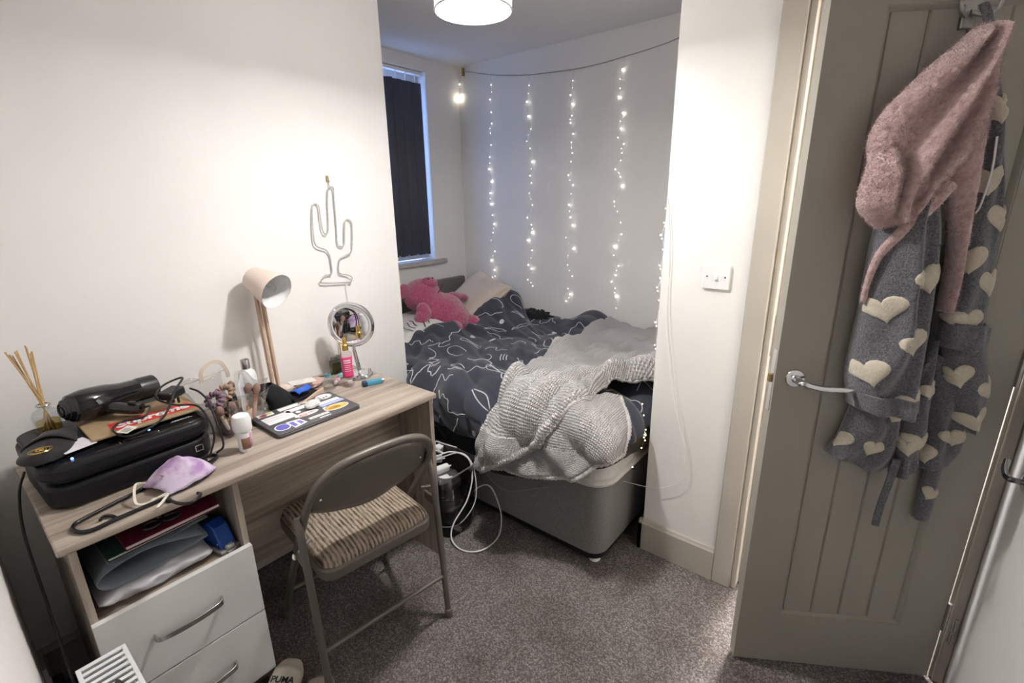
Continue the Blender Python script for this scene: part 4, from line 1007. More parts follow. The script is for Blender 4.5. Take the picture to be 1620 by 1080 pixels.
# white bottle with silver cap
wb = thing('lotion_bottle', 'white lotion bottle with a silver cap by the lamp', 'bottle', (0.110, 0.725, ZD))
MB().lathe([(0.027, 0), (0.030, 0.004), (0.030, 0.118), (0.026, 0.134), (0.014, 0.143), (0.0135, 0.148)], 28).build('bottle', m_white, wb)
MB().lathe([(0.0145, 0.146), (0.0148, 0.150), (0.0148, 0.178), (0.0138, 0.180)], 24).build('cap', m_steel, wb)

# black pouch with cards and blue wrapper
m_felt = mat('black_felt', (0.008, 0.008, 0.010), 0.95, bump=0.2, nscale=300, col2=(0.011, 0.011, 0.013))
bp_ = thing('black_pouch', 'black fabric pouch slumped open behind the laptop', 'pouch', (0.205, 0.79, ZD), 0.35)
def _bp(u, v):
    a = u*2*PI; w = 0.050; d = 0.034
    r = 1-0.25*v; flop = v*v
    x = d*r*math.cos(a)*(1+0.15*noise.noise(Vector((math.cos(a), math.sin(a), v*2))))-0.045*flop
    y = w*r*math.sin(a)-0.035*flop
    return Vector((x, y, 0.002+0.082*v+0.004*noise.noise(Vector((math.cos(a)*2, math.sin(a)*2, v*3)))))
MB().grid(_bp, 28, 12, close_u=True).build('bag', m_felt, bp_, solid=0.003, angle=180)
MB().grid(lambda u, v: Vector((-0.055+0.10*v, 0.02+0.13*u, 0.010+0.030*(1-u)*math.sin(PI*v)+0.004*noise.noise(Vector((u*4, v*4, 7))))), 14, 10).build('side_flap', m_felt, bp_, solid=0.004, angle=180)
cd = tag(MB().box((-0.028, -0.048, 0), (0.028, 0.048, 0.0012), T(0.150, 0.905, ZD+0.047) @ RZ(-0.15) @ RX(-0.05)).build('bank_card', mat('card_white', (0.72, 0.70, 0.66), 0.4, col2=(0.62, 0.60, 0.58), nscale=25)), 'white card lying in the black pouch', 'card')
bw = thing('blue_wrapper', 'bright blue wrapper tucked in the black pouch', 'wrapper', (0.205, 0.868, ZD+0.036), 0.4)
MB().grid(lambda u, v: Vector(((v-0.5)*0.045, (u-0.5)*0.072, 0.010*math.sin(PI*v)+0.003*math.sin(u*7))), 14, 10).build('wrapper', mat('bright_blue', (0.02, 0.11, 0.55), 0.35), bw, solid=0.001)
# beige case and pink purse
bcz = thing('beige_case', 'beige curved case leaning behind the laptop', 'case', (0.262, 0.875, ZD), 0.12)
MB().grid(lambda u, v: Vector((0.012*math.cos(u*PI), (u-0.5)*0.13, 0.002+0.034*v*(0.45+0.55*u))), 18, 6).build('panel', mat('beige_card', (0.55, 0.42, 0.31), 0.6), bcz, solid=0.003)
pk = thing('pink_purse', 'small blush purse lying beside the perfume bottle', 'purse', (0.115, 0.955, ZD), 0.3)
lump('purse', mat('blush_leather', (0.58, 0.37, 0.33), 0.5), pk, (0.04, 0.062, 0.016), 2.0, c=(0, 0, 0.015), amp=0.2, flat=0.2)
ks = thing('blue_tag', 'tiny bright blue key tag beside the perfume bottle', 'key tag', (0.248, 0.922, ZD), 0.3)
MB().box((-0.007, -0.009, 0), (0.007, 0.009, 0.014)).build('tag', mat('bright_blue', (0.02, 0.11, 0.55), 0.35), ks, bevel=0.003)
MB().tube([(0.006*math.cos(t*0.4), 0.012+0.006*math.sin(t*0.4), 0.012) for t in range(16)], 0.0008, 5, closed=True).build('ring', m_chrome, ks)

# laptop with stickers
lp = thing('laptop', 'dark grey closed laptop covered in stickers', 'laptop', (0.4638-0.106, 0.6511+0.152, ZD), 0.0)
m_lap = mat('space_grey_metal', (0.09, 0.085, 0.09), 0.4, 0.6)
MB().prism(rrect(0.212, 0.304, 0.012, 5), 0.0, 0.009).build('base', m_lap, lp, bevel=0.002)
MB().prism(rrect(0.211, 0.303, 0.012, 5), 0.0098, 0.0152).build('lid', mat('laptop_lid', (0.11, 0.105, 0.115), 0.42, 0.2), lp, bevel=0.0015)
def st(poly, col, z=0, name='sticker', rough=0.4):
    P = [((b-0.5)*0.205, (a-0.5)*0.297) for a, b in poly]
    return MB().prism(P, 0.0152+z*0.0003, 0.0155+z*0.0003).build(name, mat('sticker_%d_%d_%d' % tuple(int(c*99) for c in col), col, rough), lp, smooth=False)
def ell(a, b, ra, rb, n=20, rot=0): return [(a+ra*math.cos(2*PI*k/n)*math.cos(rot)-rb*math.sin(2*PI*k/n)*math.sin(rot), b+ra*math.cos(2*PI*k/n)*math.sin(rot)*1.4+rb*math.sin(2*PI*k/n)*math.cos(rot)) for k in range(n)]
def rec(a0, a1, b0, b1): return [(a0, b0), (a1, b0), (a1, b1), (a0, b1)]
W_ = (0.88, 0.87, 0.88)
s1 = st(ell(0.865, 0.15, 0.105, 0.13), W_); st(ell(0.865, 0.15, 0.098, 0.12), (0.05, 0.05, 0.05), 1, 'sticker_print'); st(ell(0.865, 0.15, 0.093, 0.113), W_, 2, 'sticker_print')
st(ell(0.89, 0.19, 0.010, 0.03), (0.03, 0.03, 0.03), 3, 'sticker_print'); st(ell(0.845, 0.21, 0.010, 0.03), (0.03, 0.03, 0.03), 3, 'sticker_print')
st([(0.79, 0.12), (0.80, 0.22), (0.82, 0.27), (0.81, 0.22), (0.805, 0.12)], (0.03, 0.03, 0.03), 3, 'sticker_print')
st(rec(0.30, 0.555, 0.03, 0.16), W_); st(rec(0.33, 0.60, 0.20, 0.34), W_); st(rec(0.045, 0.375, 0.24, 0.56), W_)
st(rec(0.07, 0.35, 0.31, 0.33), (0.72, 0.62, 0.66), 1, 'sticker_print'); st(rec(0.07, 0.33, 0.40, 0.42), (0.72, 0.62, 0.66), 1, 'sticker_print')
st(rec(0.66, 0.97, 0.35, 0.46), W_); st(rec(0.68, 0.985, 0.47, 0.57), (0.45, 0.52, 0.78)); st(rec(0.75, 0.96, 0.40, 0.43), (0.62, 0.68, 0.85), 1, 'sticker_print')
st(ell(0.80, 0.74, 0.155, 0.125, rot=0.05), W_); st(ell(0.80, 0.74, 0.14, 0.105, rot=0.05), (0.78, 0.50, 0.10), 1, 'sticker_print'); st(ell(0.77, 0.75, 0.08, 0.05, rot=0.05), (0.42, 0.20, 0.02), 2, 'sticker_print'); st(ell(0.87, 0.70, 0.05, 0.04), (0.85, 0.66, 0.25), 2, 'sticker_print')
st(ell(0.115, 0.79, 0.085, 0.13), W_); st(ell(0.115, 0.79, 0.07, 0.11), (0.13, 0.13, 0.55), 1, 'sticker_print')
st([(0.19, 0.66), (0.34, 0.70), (0.36, 0.92), (0.20, 0.97)], W_); st([(0.205, 0.72), (0.255, 0.73), (0.255, 0.9), (0.21, 0.92)], (0.18, 0.17, 0.60), 1, 'sticker_print'); st([(0.285, 0.75), (0.325, 0.76), (0.335, 0.88), (0.29, 0.91)], (0.22, 0.20, 0.62), 1, 'sticker_print')
st(ell(0.47, 0.60, 0.145, 0.085, rot=0.02), W_); st(ell(0.42, 0.62, 0.05, 0.045), (0.66, 0.22, 0.16), 1, 'sticker_print'); st(ell(0.42, 0.62, 0.03, 0.025), (0.85, 0.62, 0.56), 2, 'sticker_print'); st(rec(0.49, 0.58, 0.585, 0.605), (0.6, 0.15, 0.12), 1, 'sticker_print')
st(rec(0.41, 0.655, 0.80, 0.88), W_); st(rec(0.43, 0.64, 0.83, 0.85), (0.6, 0.52, 0.45), 1, 'sticker_print'); st(rec(0.50, 0.64, 0.93, 0.965), W_)
st([(0.06, 0.02), (0.24, 0.03), (0.23, 0.17), (0.05, 0.16)], W_); st(ell(0.12, 0.10, 0.045, 0.05), (0.55, 0.05, 0.03), 1, 'sticker_print'); st(ell(0.19, 0.08, 0.035, 0.035), (0.55, 0.50, 0.05), 1, 'sticker_print')
st(ell(0.43, 0.42, 0.03, 0.05), W_); st(ell(0.70, 0.66, 0.045, 0.06), W_); st(ell(0.70, 0.17, 0.04, 0.07), W_); st(ell(0.61, 0.10, 0.05, 0.05), W_); st(rec(0.58, 0.62, 0.09, 0.11), (0.2, 0.2, 0.3), 1, 'sticker_print')
ec = thing('earbud_case', 'small white fluffy earbud case on the stickered laptop', 'earbud case', (0.345, 0.835, ZD+0.0162), 0.4)
lump('fluffy_cover', mat('white_fleece', (0.80, 0.79, 0.78), 0.95, bump=1.0, nscale=250, col2=(0.74, 0.73, 0.72), sheen=0.5), ec, (0.022, 0.033, 0.013), 6.0, c=(0, 0, 0.0118), amp=0.12, fr=7)
MB().tube([(0.006*math.cos(t*0.5), 0.034+0.006*math.sin(t*0.5), 0.012) for t in range(13)], 0.0008, 5, closed=True).build('ring', m_chrome, ec)

# desk lamp
m_lshade = mat('cream_pink_enamel', (0.72, 0.60, 0.52), 0.4)
m_lin = mat('white_enamel', (0.78, 0.78, 0.78), 0.4)
m_ash = wood_mat('pale_ash', (0.40, 0.27, 0.19), (0.52, 0.37, 0.27), (0.60, 0.45, 0.34), 'Z')
dl = thing('desk_lamp', 'desk lamp with a cream cone shade on a slim wooden stem', 'lamp', (0.068, 0.838, ZD))
MB().lathe([(0.066, 0), (0.066, 0.010), (0.063, 0.013)], 36).build('base', m_lshade, dl)
for dy_ in (-0.010, 0.010):
    mx, ln = align((0.0, dy_, 0.012), (-0.010, dy_-0.005, 0.405)); MB().box((-0.006, -0.006, 0), (0.006, 0.006, ln), mx).build('stem', m_ash, dl, bevel=0.001)
a0 = Vector((-0.018, -0.015, 0.462)); ax = Vector((0.80, 0.26, -0.36)).normalized()
mx, _ = align(a0, a0+ax)
MB().lathe([(0.001, 0), (0.040, 0.0005), (0.043, 0.004), (0.068, 0.122), (0.067, 0.122), (0.0415, 0.0065), (0.001, 0.004)], 40, mx, closed_top=False, closed_bot=False).build('lamp_shade', m_lshade, dl, angle=50)
MB().lathe([(0.0405, 0.0070), (0.0662, 0.1215)], 40, mx, closed_top=False, closed_bot=False).build('shade_lining', m_lin, dl)
MB().lathe([(0.013, 0.006), (0.013, 0.045), (0.011, 0.048)], 16, mx).build('lamp_holder', m_black, dl)
MB().lathe([(0.009, 0.046), (0.014, 0.058), (0.021, 0.075), (0.0225, 0.088), (0.018, 0.102), (0.008, 0.110), (0.001, 0.111)], 20, mx).build('light_bulb', m_glass, dl)
MB().tube([mx @ Vector(((0.004 if i % 2 else -0.004), 0, 0.060+0.004*i)) for i in range(8)], 0.0008, 5).build('filament', m_steel, dl)
MB().tube([(-0.012, -0.005, 0.40), (-0.014, -0.013, 0.43), (-0.010, -0.015, 0.462)], 0.007, 10).build('joint', m_ash, dl)
tag(MB().tube(catmull([(0.068, 0.90, ZD+0.006), (0.075, 0.95, ZD+0.010), (0.055, 1.02, ZD+0.008), (0.06, 1.10, ZD+0.006), (0.055, 1.16, ZD+0.03), (0.02, 1.18, ZD+0.02)], 8), 0.0024, 7).build('lamp_cable', m_cable), 'thin dark lamp cable running along the back of the desk', 'cable')

# make-up mirror
mi = thing('makeup_mirror', 'round chrome make-up mirror on a stand at the right end of the desk', 'mirror', (0.170, 1.152, ZD))
MB().lathe([(0.052, 0), (0.055, 0.003), (0.055, 0.014), (0.050, 0.020), (0.018, 0.024), (0.010, 0.030)], 40).build('base', m_chrome, mi)
MB().tube([(0, 0, 0.024), (0.0, -0.005, 0.06), (0, -0.016, 0.125), (0.0, -0.016, 0.15)], [0.009, 0.008, 0.0075, 0.0075], 14).build('stem', m_chrome, mi)
fc = Vector((0.005, -0.020, 0.235)); nn = Vector((0.62, -0.78, -0.02)).normalized(); mx, _ = align(fc, fc+nn)
MB().lathe([(0.086, -0.012), (0.095, -0.010), (0.097, 0.0), (0.095, 0.006), (0.088, 0.008), (0.086, 0.006)], 48, mx, closed_top=False).build('rim', m_chrome, mi)
MB().lathe([(0.0865, 0.006), (0.0745, 0.0062)], 48, mx, closed_top=False, closed_bot=False).build('light_ring', mat('frosted_ring', (0.62, 0.62, 0.63), 0.5), mi, solid=0.001)
MB().lathe([(0.0745, 0.0050), (0.0745, 0.0060)], 48, mx).build('mirror_glass', mat('mirror_silver', (0.88, 0.88, 0.88), 0.01, 1.0), mi)
MB().lathe([(0.006, 0), (0.006, 0.016), (0.004, 0.018)], 14, T(0.03, 0.03, 0.018)).build('knob', m_chrome, mi)

# spray bottle
sb = thing('spray_bottle', 'clear body spray bottle with pink label and gold cap', 'bottle', (0.232, 1.058, ZD))
m_mist = glass_mat('pinkish_clear', (0.95, 0.90, 0.91), 0.03, 1.5)
MB().lathe([(0.020, 0), (0.023, 0.004), (0.0235, 0.02), (0.0215, 0.06), (0.0205, 0.09), (0.0230, 0.130), (0.0215, 0.142), (0.011, 0.152), (0.0105, 0.156)], 28).build('bottle', m_mist, sb)
sp_r = lambda z: interp([(0.0, 0.0238), (0.02, 0.0241), (0.06, 0.0221), (0.09, 0.0211), (0.13, 0.0236)], z)
cyl_patch(0.022, -1.7, 0.9, 0.042, 0.130, 14, 10, rf=sp_r).build('pink_label', mat('hot_pink', (0.66, 0.055, 0.19), 0.45), sb, solid=0.0003)
lw = MB()
for k, (z, h_) in enumerate(((0.112, 0.006), (0.104, 0.004), (0.094, 0.0015), (0.086, 0.0015), (0.078, 0.0015), (0.070, 0.0015))):
    g_ = cyl_patch(0.022, -1.1, 0.2, z, z+h_, 8, 2, rf=lambda q: sp_r(q)+0.0004); lw.add(g_.v, g_.f)
tag(lw.build('printed_lines', m_white, sb, solid=0.0002), 'white print lines', None, None, 'stuff')
cyl_patch(0.022, -0.7, 0.1, 0.010, 0.034, 6, 3, rf=sp_r).build('barcode_label', mat('grey_label', (0.5, 0.45, 0.47), 0.5), sb, solid=0.0003)
MB().lathe([(0.0125, 0.154), (0.0125, 0.176), (0.0085, 0.180), (0.0085, 0.200), (0.0075, 0.206), (0.002, 0.208)], 20).build('spray_cap', m_gold, sb)

# perfume bottle, boxed scent, small jars, inhaler
pb = thing('perfume_bottle', 'faceted clear perfume bottle with a teal collar', 'perfume', (0.205, 0.985, ZD))
MB().lathe([(0.022, 0), (0.028, 0.006), (0.031, 0.024), (0.028, 0.042), (0.018, 0.054), (0.010, 0.058)], 10).build('bottle', m_glass, pb, smooth=False)
MB().lathe([(0.0245, 0.006), (0.0265, 0.022), (0.0240, 0.034)], 10).build('scent', glass_mat('pale_scent', (0.93, 0.92, 0.93), 0.02, 1.4), pb, smooth=False)
MB().lathe([(0.0115, 0.056), (0.0115, 0.066)], 18).build('collar', mat('teal', (0.10, 0.33, 0.38), 0.4), pb)
MB().lathe([(0.010, 0.066), (0.017, 0.072), (0.0185, 0.080), (0.015, 0.088), (0.002, 0.090)], 14).build('stopper', m_glass, pb)
sx = thing('scent_bottle', 'square olive-tinted scent bottle against the wall behind the mirror', 'perfume', (0.048, 1.118, ZD), 0.2)
MB().box((-0.014, -0.028, 0), (0.014, 0.028, 0.062)).build('bottle', glass_mat('smoky', (0.50, 0.52, 0.45), 0.03, 1.5), sx, bevel=0.004)
MB().box((-0.010, -0.016, 0.006), (0.010, 0.016, 0.045)).build('scent', mat('olive_liquid', (0.22, 0.19, 0.03), 0.3), sx, bevel=0.003)
MB().box((-0.011, -0.020, 0.062), (0.011, 0.020, 0.078)).build('cap', mat('smoke_cap', (0.20, 0.21, 0.20), 0.25), sx, bevel=0.002)
gt = tag(MB().tube([(0.03, 1.155, ZD+0.003), (0.01, 1.168, ZD+0.13)], 0.0028, 8).build('gold_pencil', m_gold), 'slim gold pencil leaning on the wall behind the mirror', 'pencil')
for nm, lab, c, col in (('nail_polish', 'small pale pink bottle lying beside the spray bottle', (0.165, 1.045, ZD), (0.66, 0.40, 0.45)), ('nail_polish', 'small teal capped bottle lying by the mirror base', (0.130, 1.085, ZD), (0.18, 0.42, 0.46))):
    o = thing(nm, lab, 'bottle', (c[0], c[1], c[2]+0.0125), rot=(PI/2, 0, 0.8), group='small bottles by the mirror'); MB().lathe([(0.010, -0.016), (0.0125, -0.012), (0.0125, 0.010), (0.006, 0.014)], 16).build('bottle', mat(nm+'%.2f' % col[0], col, 0.3), o)
    MB().lathe([(0.007, 0.014), (0.0065, 0.036), (0.005, 0.037)], 14).build('cap', m_white if col[0] > 0.3 else m_chrome, o)
ih = thing('inhaler', 'blue asthma inhaler lying at the right end of the desk', 'inhaler', (0.295, 1.125, ZD), -0.30)
m_inh = mat('inhaler_blue', (0.06, 0.27, 0.38), 0.4)
MB().prism([(-0.012, 0), (0.012, 0), (0.014, 0.008), (0.009, 0.019), (-0.006, 0.021), (-0.013, 0.012)], -0.022, 0.040, RZ(0) @ RX(PI/2) @ Matrix.Scale(-1, 4, (0, 0, 1))).build('body', m_inh, ih, bevel=0.002)
MB().prism([(-0.0125, 0), (0.0125, 0), (0.0145, 0.009), (0.0095, 0.0205), (-0.0065, 0.0225), (-0.0135, 0.0125)], -0.040, -0.022, RX(PI/2) @ Matrix.Scale(-1, 4, (0, 0, 1))).build('cap', mat('navy_cap', (0.012, 0.035, 0.075), 0.4), ih, bevel=0.002)
MB().lathe([(0.0075, 0.038), (0.0075, 0.050), (0.006, 0.051)], 16, T(0, 0, 0.010) @ RX(-PI/2)).build('canister', m_steel, ih)
# ------------------------------------------------------------ things on the open shelf
ZS = 0.5145
m_paper = mat('page_white', (0.60, 0.58, 0.55), 0.8)
wrapb = thing('wrapped_bundle', 'flat bundle wrapped in translucent white plastic at the bottom of the shelf', 'package', (0.42, 0.268, ZS), 0.0)
m_wrap = mat('white_poly_wrap', (0.58, 0.57, 0.60), 0.35, col2=(0.66, 0.65, 0.68), nscale=14)
def _wb(u, v):
    a = u*2*PI; w = 0.115; h = 0.025
    y = -0.128+0.256*v; k = min(1, math.sin(PI*v)**0.35+0.06)
    cr = 1+0.18*noise.noise(Vector((math.cos(a)*2, math.sin(a)*2, v*7)))
    return Vector((w*math.copysign(abs(math.cos(a))**0.5, math.cos(a))*cr*(0.9+0.1*k), y, max(0.001, h*(1+math.copysign(abs(math.sin(a))**0.6, math.sin(a))*k*cr))))
MB().grid(_wb, 36, 30, close_u=True).build('wrap', m_wrap, wrapb, angle=180)
def folder(name, lab, z0, gap, x1, y0, y1, col, tilt):
    # bent plastic folder: a U-curve, fold to the left, leaves to the right
    o = thing(name, lab, 'folder', (0.30, 0.27, z0), 0.0); m = mat('folder_%d' % int(z0*1000), col, 0.4)
    prof = [(y1, gap*1.0+0.010)]; 
    pts = catmull([(0, y1, gap*0.25+tilt), (0, (y0+y1)/2, gap*1.05+tilt*0.5), (0, y0+0.035, gap), (0, y0+0.004, gap*0.55), (0, y0+0.035, 0.003), (0, (y0+y1)/2, 0.004), (0, y1, 0.006+tilt)], 7)
    def fn(u, v):
        p = pts[int(round(v*(len(pts)-1)))]; return Vector((-0.22+(x1+0.22)*u+0.012*math.sin(v*3), p.y, p.z))
    MB().grid(fn, 6, len(pts)).build('cover', m, o, solid=0.0022, angle=180)
    return o
folder('grey_folder', 'grey plastic folder bent open above the wrapped bundle', ZS+0.052, 0.056, 0.215, -0.128, 0.125, (0.20, 0.235, 0.27), 0.012)
folder('slate_folder', 'slate grey folder bent over the other folder on the shelf', ZS+0.112, 0.026, 0.210, -0.098, 0.135, (0.17, 0.20, 0.235), 0.006)
bk_ = [('green_notebook', 'dark green notebook lying under the crimson one on the shelf', (0.012, 0.045, 0.036), 0.146, 0.010, (0.030, 0.010), 0.03),
       ('crimson_notebook', 'crimson hardback notebook on top of the shelf pile', (0.115, 0.006, 0.026), 0.157, 0.013, (0.036, 0.048), 0.02)]
for nm, lab, col, z, h_, (dx, dy), rz in bk_:
    o = thing(nm, lab, 'notebook', (0.345+dx, 0.27+dy, ZS+z), rz); o.rotation_euler = (0.02, 0.0, rz)
    m = mat(nm, col, 0.5)
    MB().box((-0.17, -0.108, 0), (0.172, 0.108, 0.002)).build('cover', m, o, bevel=0.0006); MB().box((-0.17, -0.108, h_-0.002), (0.172, 0.108, h_)).build('cover', m, o, bevel=0.0006)
    MB().box((-0.166, -0.106, 0.002), (0.168, 0.106, h_-0.002)).build('pages', m_paper, o)
hp_ = thing('hole_punch', 'blue hole punch standing at the front of the shelf', 'hole punch', (0.470, 0.424, ZS), 0.20)
m_punch = mat('royal_blue_plastic', (0.01, 0.06, 0.30), 0.35)
MB().prism([(-0.06, 0.012), (0.055, 0.012), (0.06, 0.020), (0.035, 0.075), (0.005, 0.088), (-0.03, 0.070), (-0.06, 0.03)], -0.022, 0.022, RX(PI/2)).build('lever', m_punch, hp_, bevel=0.006, bseg=3)
MB().box((-0.065, -0.028, 0), (0.068, 0.028, 0.012)).build('base', mat('grey_plastic', (0.30, 0.30, 0.30), 0.5), hp_, bevel=0.003)
MB().lathe([(0.004, 0), (0.004, 0.003)], 12, T(0.045, -0.022, 0.03) @ RX(PI/2)).build('pin', m_steel, hp_)
stp = thing('stapler', 'grey stapler lying beside the blue hole punch', 'stapler', (0.510, 0.432, ZS), 0.25)
MB().box((-0.05, -0.014, 0), (0.035, 0.014, 0.008)).build('base', mat('grey_plastic', (0.30, 0.30, 0.30), 0.5), stp, bevel=0.003)
MB().box((-0.05, -0.011, 0.010), (0.032, 0.011, 0.022), RY(-0.04)).build('arm', mat('pale_grey', (0.45, 0.45, 0.44), 0.4), stp, bevel=0.004)
sc = thing('scissors', 'dark handled scissors lying on the notebooks on the shelf', 'scissors', (0.520, 0.30, ZS+0.173), 0.0)
for y in (-0.022, 0.022): MB().tube([(0.016*math.cos(t*PI/10), y+0.019*math.sin(t*PI/10), 0.004) for t in range(20)], 0.0042, 8, closed=True).build('handle_ring', m_black, sc)
MB().prism([(-0.015, -0.006), (-0.11, -0.003), (-0.11, 0.0), (-0.015, 0.006)], 0.001, 0.003, RZ(0.06)).build('blade', m_steel, sc); MB().prism([(-0.015, -0.006), (-0.11, 0.0), (-0.11, 0.003), (-0.015, 0.006)], 0.0032, 0.0052, RZ(-0.06)).build('blade', m_steel, sc)
MB().lathe([(0.004, 0), (0.004, 0.0065)], 10, T(-0.022, 0, 0)).build('rivet', m_steel, sc)

# ------------------------------------------------------------ clear tub with chargers between desk and bed
m_tub = glass_mat('smoky_clear_tub', (0.66, 0.66, 0.66), 0.08, 1.5)
tb = thing('storage_tub', 'clear plastic storage tub between the desk and the bed', 'storage box', (0.390, 1.375, 0), 0.0)
def tubwall(z, ins): return [(x, y, z) for x, y in rrect(0.33-2*ins, 0.225-2*ins, 0.045, 6)]
vs = tubwall(0.002, 0.028)+tubwall(0.335, 0.0); n = len(vs)//2
MB().add(vs, [(k, (k+1) % n, n+(k+1) % n, n+k) for k in range(n)]+[tuple(range(n-1, -1, -1))]).build('body', m_tub, tb, solid=0.0025)
MB().tube(tubwall(0.335, -0.004), 0.0040, 8, closed=True).build('rim', mat('tub_rim', (0.16, 0.16, 0.155), 0.25), tb)
dk_ = thing('dark_clothes', 'dark folded clothes filling the clear storage tub', 'clothing', (0.390, 1.375, 0.012))
for k in range(4):
    o = lump('folded_cloth', mat('dark_cloth%d' % k, [(0.05, 0.05, 0.05), (0.16, 0.155, 0.15), (0.03, 0.03, 0.033), (0.09, 0.085, 0.085)][k], 0.9), dk_, (0.105, 0.068, 0.036), 3.0+k*2.3, c=(0.005*k, 0.0, 0.036+k*0.064), amp=0.25, fr=6, seg=32, rings=18)
adapters = [('power_adapter', 'large white power adapter on top of the tub', (0.475, 1.312, 0.340), (0.075, 0.030, 0.030), 0.25, 0.15), ('power_adapter', 'white power adapter brick jutting out below the large one', (0.500, 1.300, 0.302), (0.060, 0.044, 0.022), 0.2, 0.0),
            ('plug_adapter', 'small white plug adapter at the back of the tub', (0.350, 1.415, 0.355), (0.035, 0.035, 0.035), 0.6, 0.2), ('plug_adapter', 'white charger plug in the middle of the tub', (0.40, 1.355, 0.345), (0.05, 0.035, 0.025), -0.3, 0.1)]
for nm, lab, c, s3, rz, rx in adapters:
    o = thing(nm, lab, 'charger', c, group='chargers in the storage tub'); o.rotation_euler = (rx, 0, rz+PI/2-0.5)
    MB().box((-s3[0]/2, -s3[1]/2, -s3[2]/2), (s3[0]/2, s3[1]/2, s3[2]/2)).build('case', m_white, o, bevel=min(s3)*0.25, bseg=3)
    MB().tube([(s3[0]/2-0.002, 0, 0), (s3[0]/2+0.012, 0, 0.001)], 0.0035, 8).build('strain_relief', m_white, o)
    if 'plug' in nm:
        for k in (-0.008, 0.008): MB().box((-s3[0]/2-0.014, k-0.002, -0.003), (-s3[0]/2, k+0.002, 0.003)).build('pin', m_steel, o)
def cable(name, lab, pts, r, m, n=8): return tag(MB().tube(catmull(pts, n), r, 8).build(name, m), lab, 'cable', 'white charging cables by the tub' if name == 'charging_cable' else None)
cable('charging_cable', 'thick white charging cable looping from the tub down over the carpet', [(0.40, 1.33, 0.362), (0.45, 1.40, 0.378), (0.52, 1.435, 0.355), (0.555, 1.425, 0.28), (0.56, 1.38, 0.18), (0.54, 1.31, 0.09), (0.545, 1.285, 0.03), (0.60, 1.275, 0.008), (0.66, 1.295, 0.006), (0.695, 1.355, 0.006), (0.685, 1.45, 0.008), (0.645, 1.515, 0.06), (0.60, 1.525, 0.15), (0.56, 1.52, 0.185), (0.50, 1.515, 0.15), (0.46, 1.495, 0.10), (0.43, 1.49, 0.10)], 0.0034, m_white)
cable('charging_cable', 'white cable drooping in front of the tub and back behind the desk leg', [(0.42, 1.34, 0.36), (0.48, 1.425, 0.372), (0.535, 1.44, 0.34), (0.56, 1.44, 0.26), (0.565, 1.43, 0.16), (0.55, 1.39, 0.09), (0.515, 1.34, 0.045), (0.45, 1.27, 0.055), (0.36, 1.235, 0.07)], 0.0026, m_white)
cable('charging_cable', 'white cable curled on top of the tub', [(0.30, 1.36, 0.362), (0.34, 1.33, 0.40), (0.40, 1.345, 0.395), (0.42, 1.385, 0.365), (0.36, 1.40, 0.36), (0.31, 1.43, 0.372), (0.36, 1.45, 0.365), (0.43, 1.455, 0.37)], 0.0028, m_white)
cable('string_light_lead', 'thin grey lead stretched along the side of the divan base', [(0.50, 1.47, 0.30), (0.55, 1.515, 0.25), (0.62, 1.53, 0.195), (0.70, 1.535, 0.20), (0.80, 1.54, 0.25), (0.90, 1.54, 0.30)], 0.0015, mat('grey_lead', (0.30, 0.29, 0.28), 0.5))
bb = thing('bed_side_box', 'grey plastic drawer unit with a silver handle tucked behind the desk leg', 'drawer unit', (0.122, 1.405, 0))
MB().box((-0.085, -0.105, 0.0), (0.085, 0.105, 0.43)).build('body', mat('grey_box', (0.17, 0.165, 0.155), 0.5), bb, bevel=0.006)
MB().box((-0.087, -0.108, 0.43), (0.090, 0.108, 0.445)).build('lid', mat('grey_lid', (0.26, 0.255, 0.24), 0.5), bb, bevel=0.004)
MB().box((0.084, -0.09, 0.30), (0.089, 0.09, 0.40)).build('drawer_front', mat('grey_box', (0.17, 0.165, 0.155), 0.5), bb, bevel=0.003)
MB().box((0.089, -0.02, 0.35), (0.095, 0.075, 0.375)).build('handle', m_steel, bb, bevel=0.002)
ts = thing('tissue', 'crumpled cream tissue on the carpet by the tub', 'tissue', (0.505, 1.365, 0))
lump('paper', mat('tissue_cream', (0.60, 0.48, 0.38), 0.9), ts, (0.020, 0.016, 0.009), 8.0, c=(0, 0, 0.010), amp=0.9, fr=6, seg=24, rings=14)

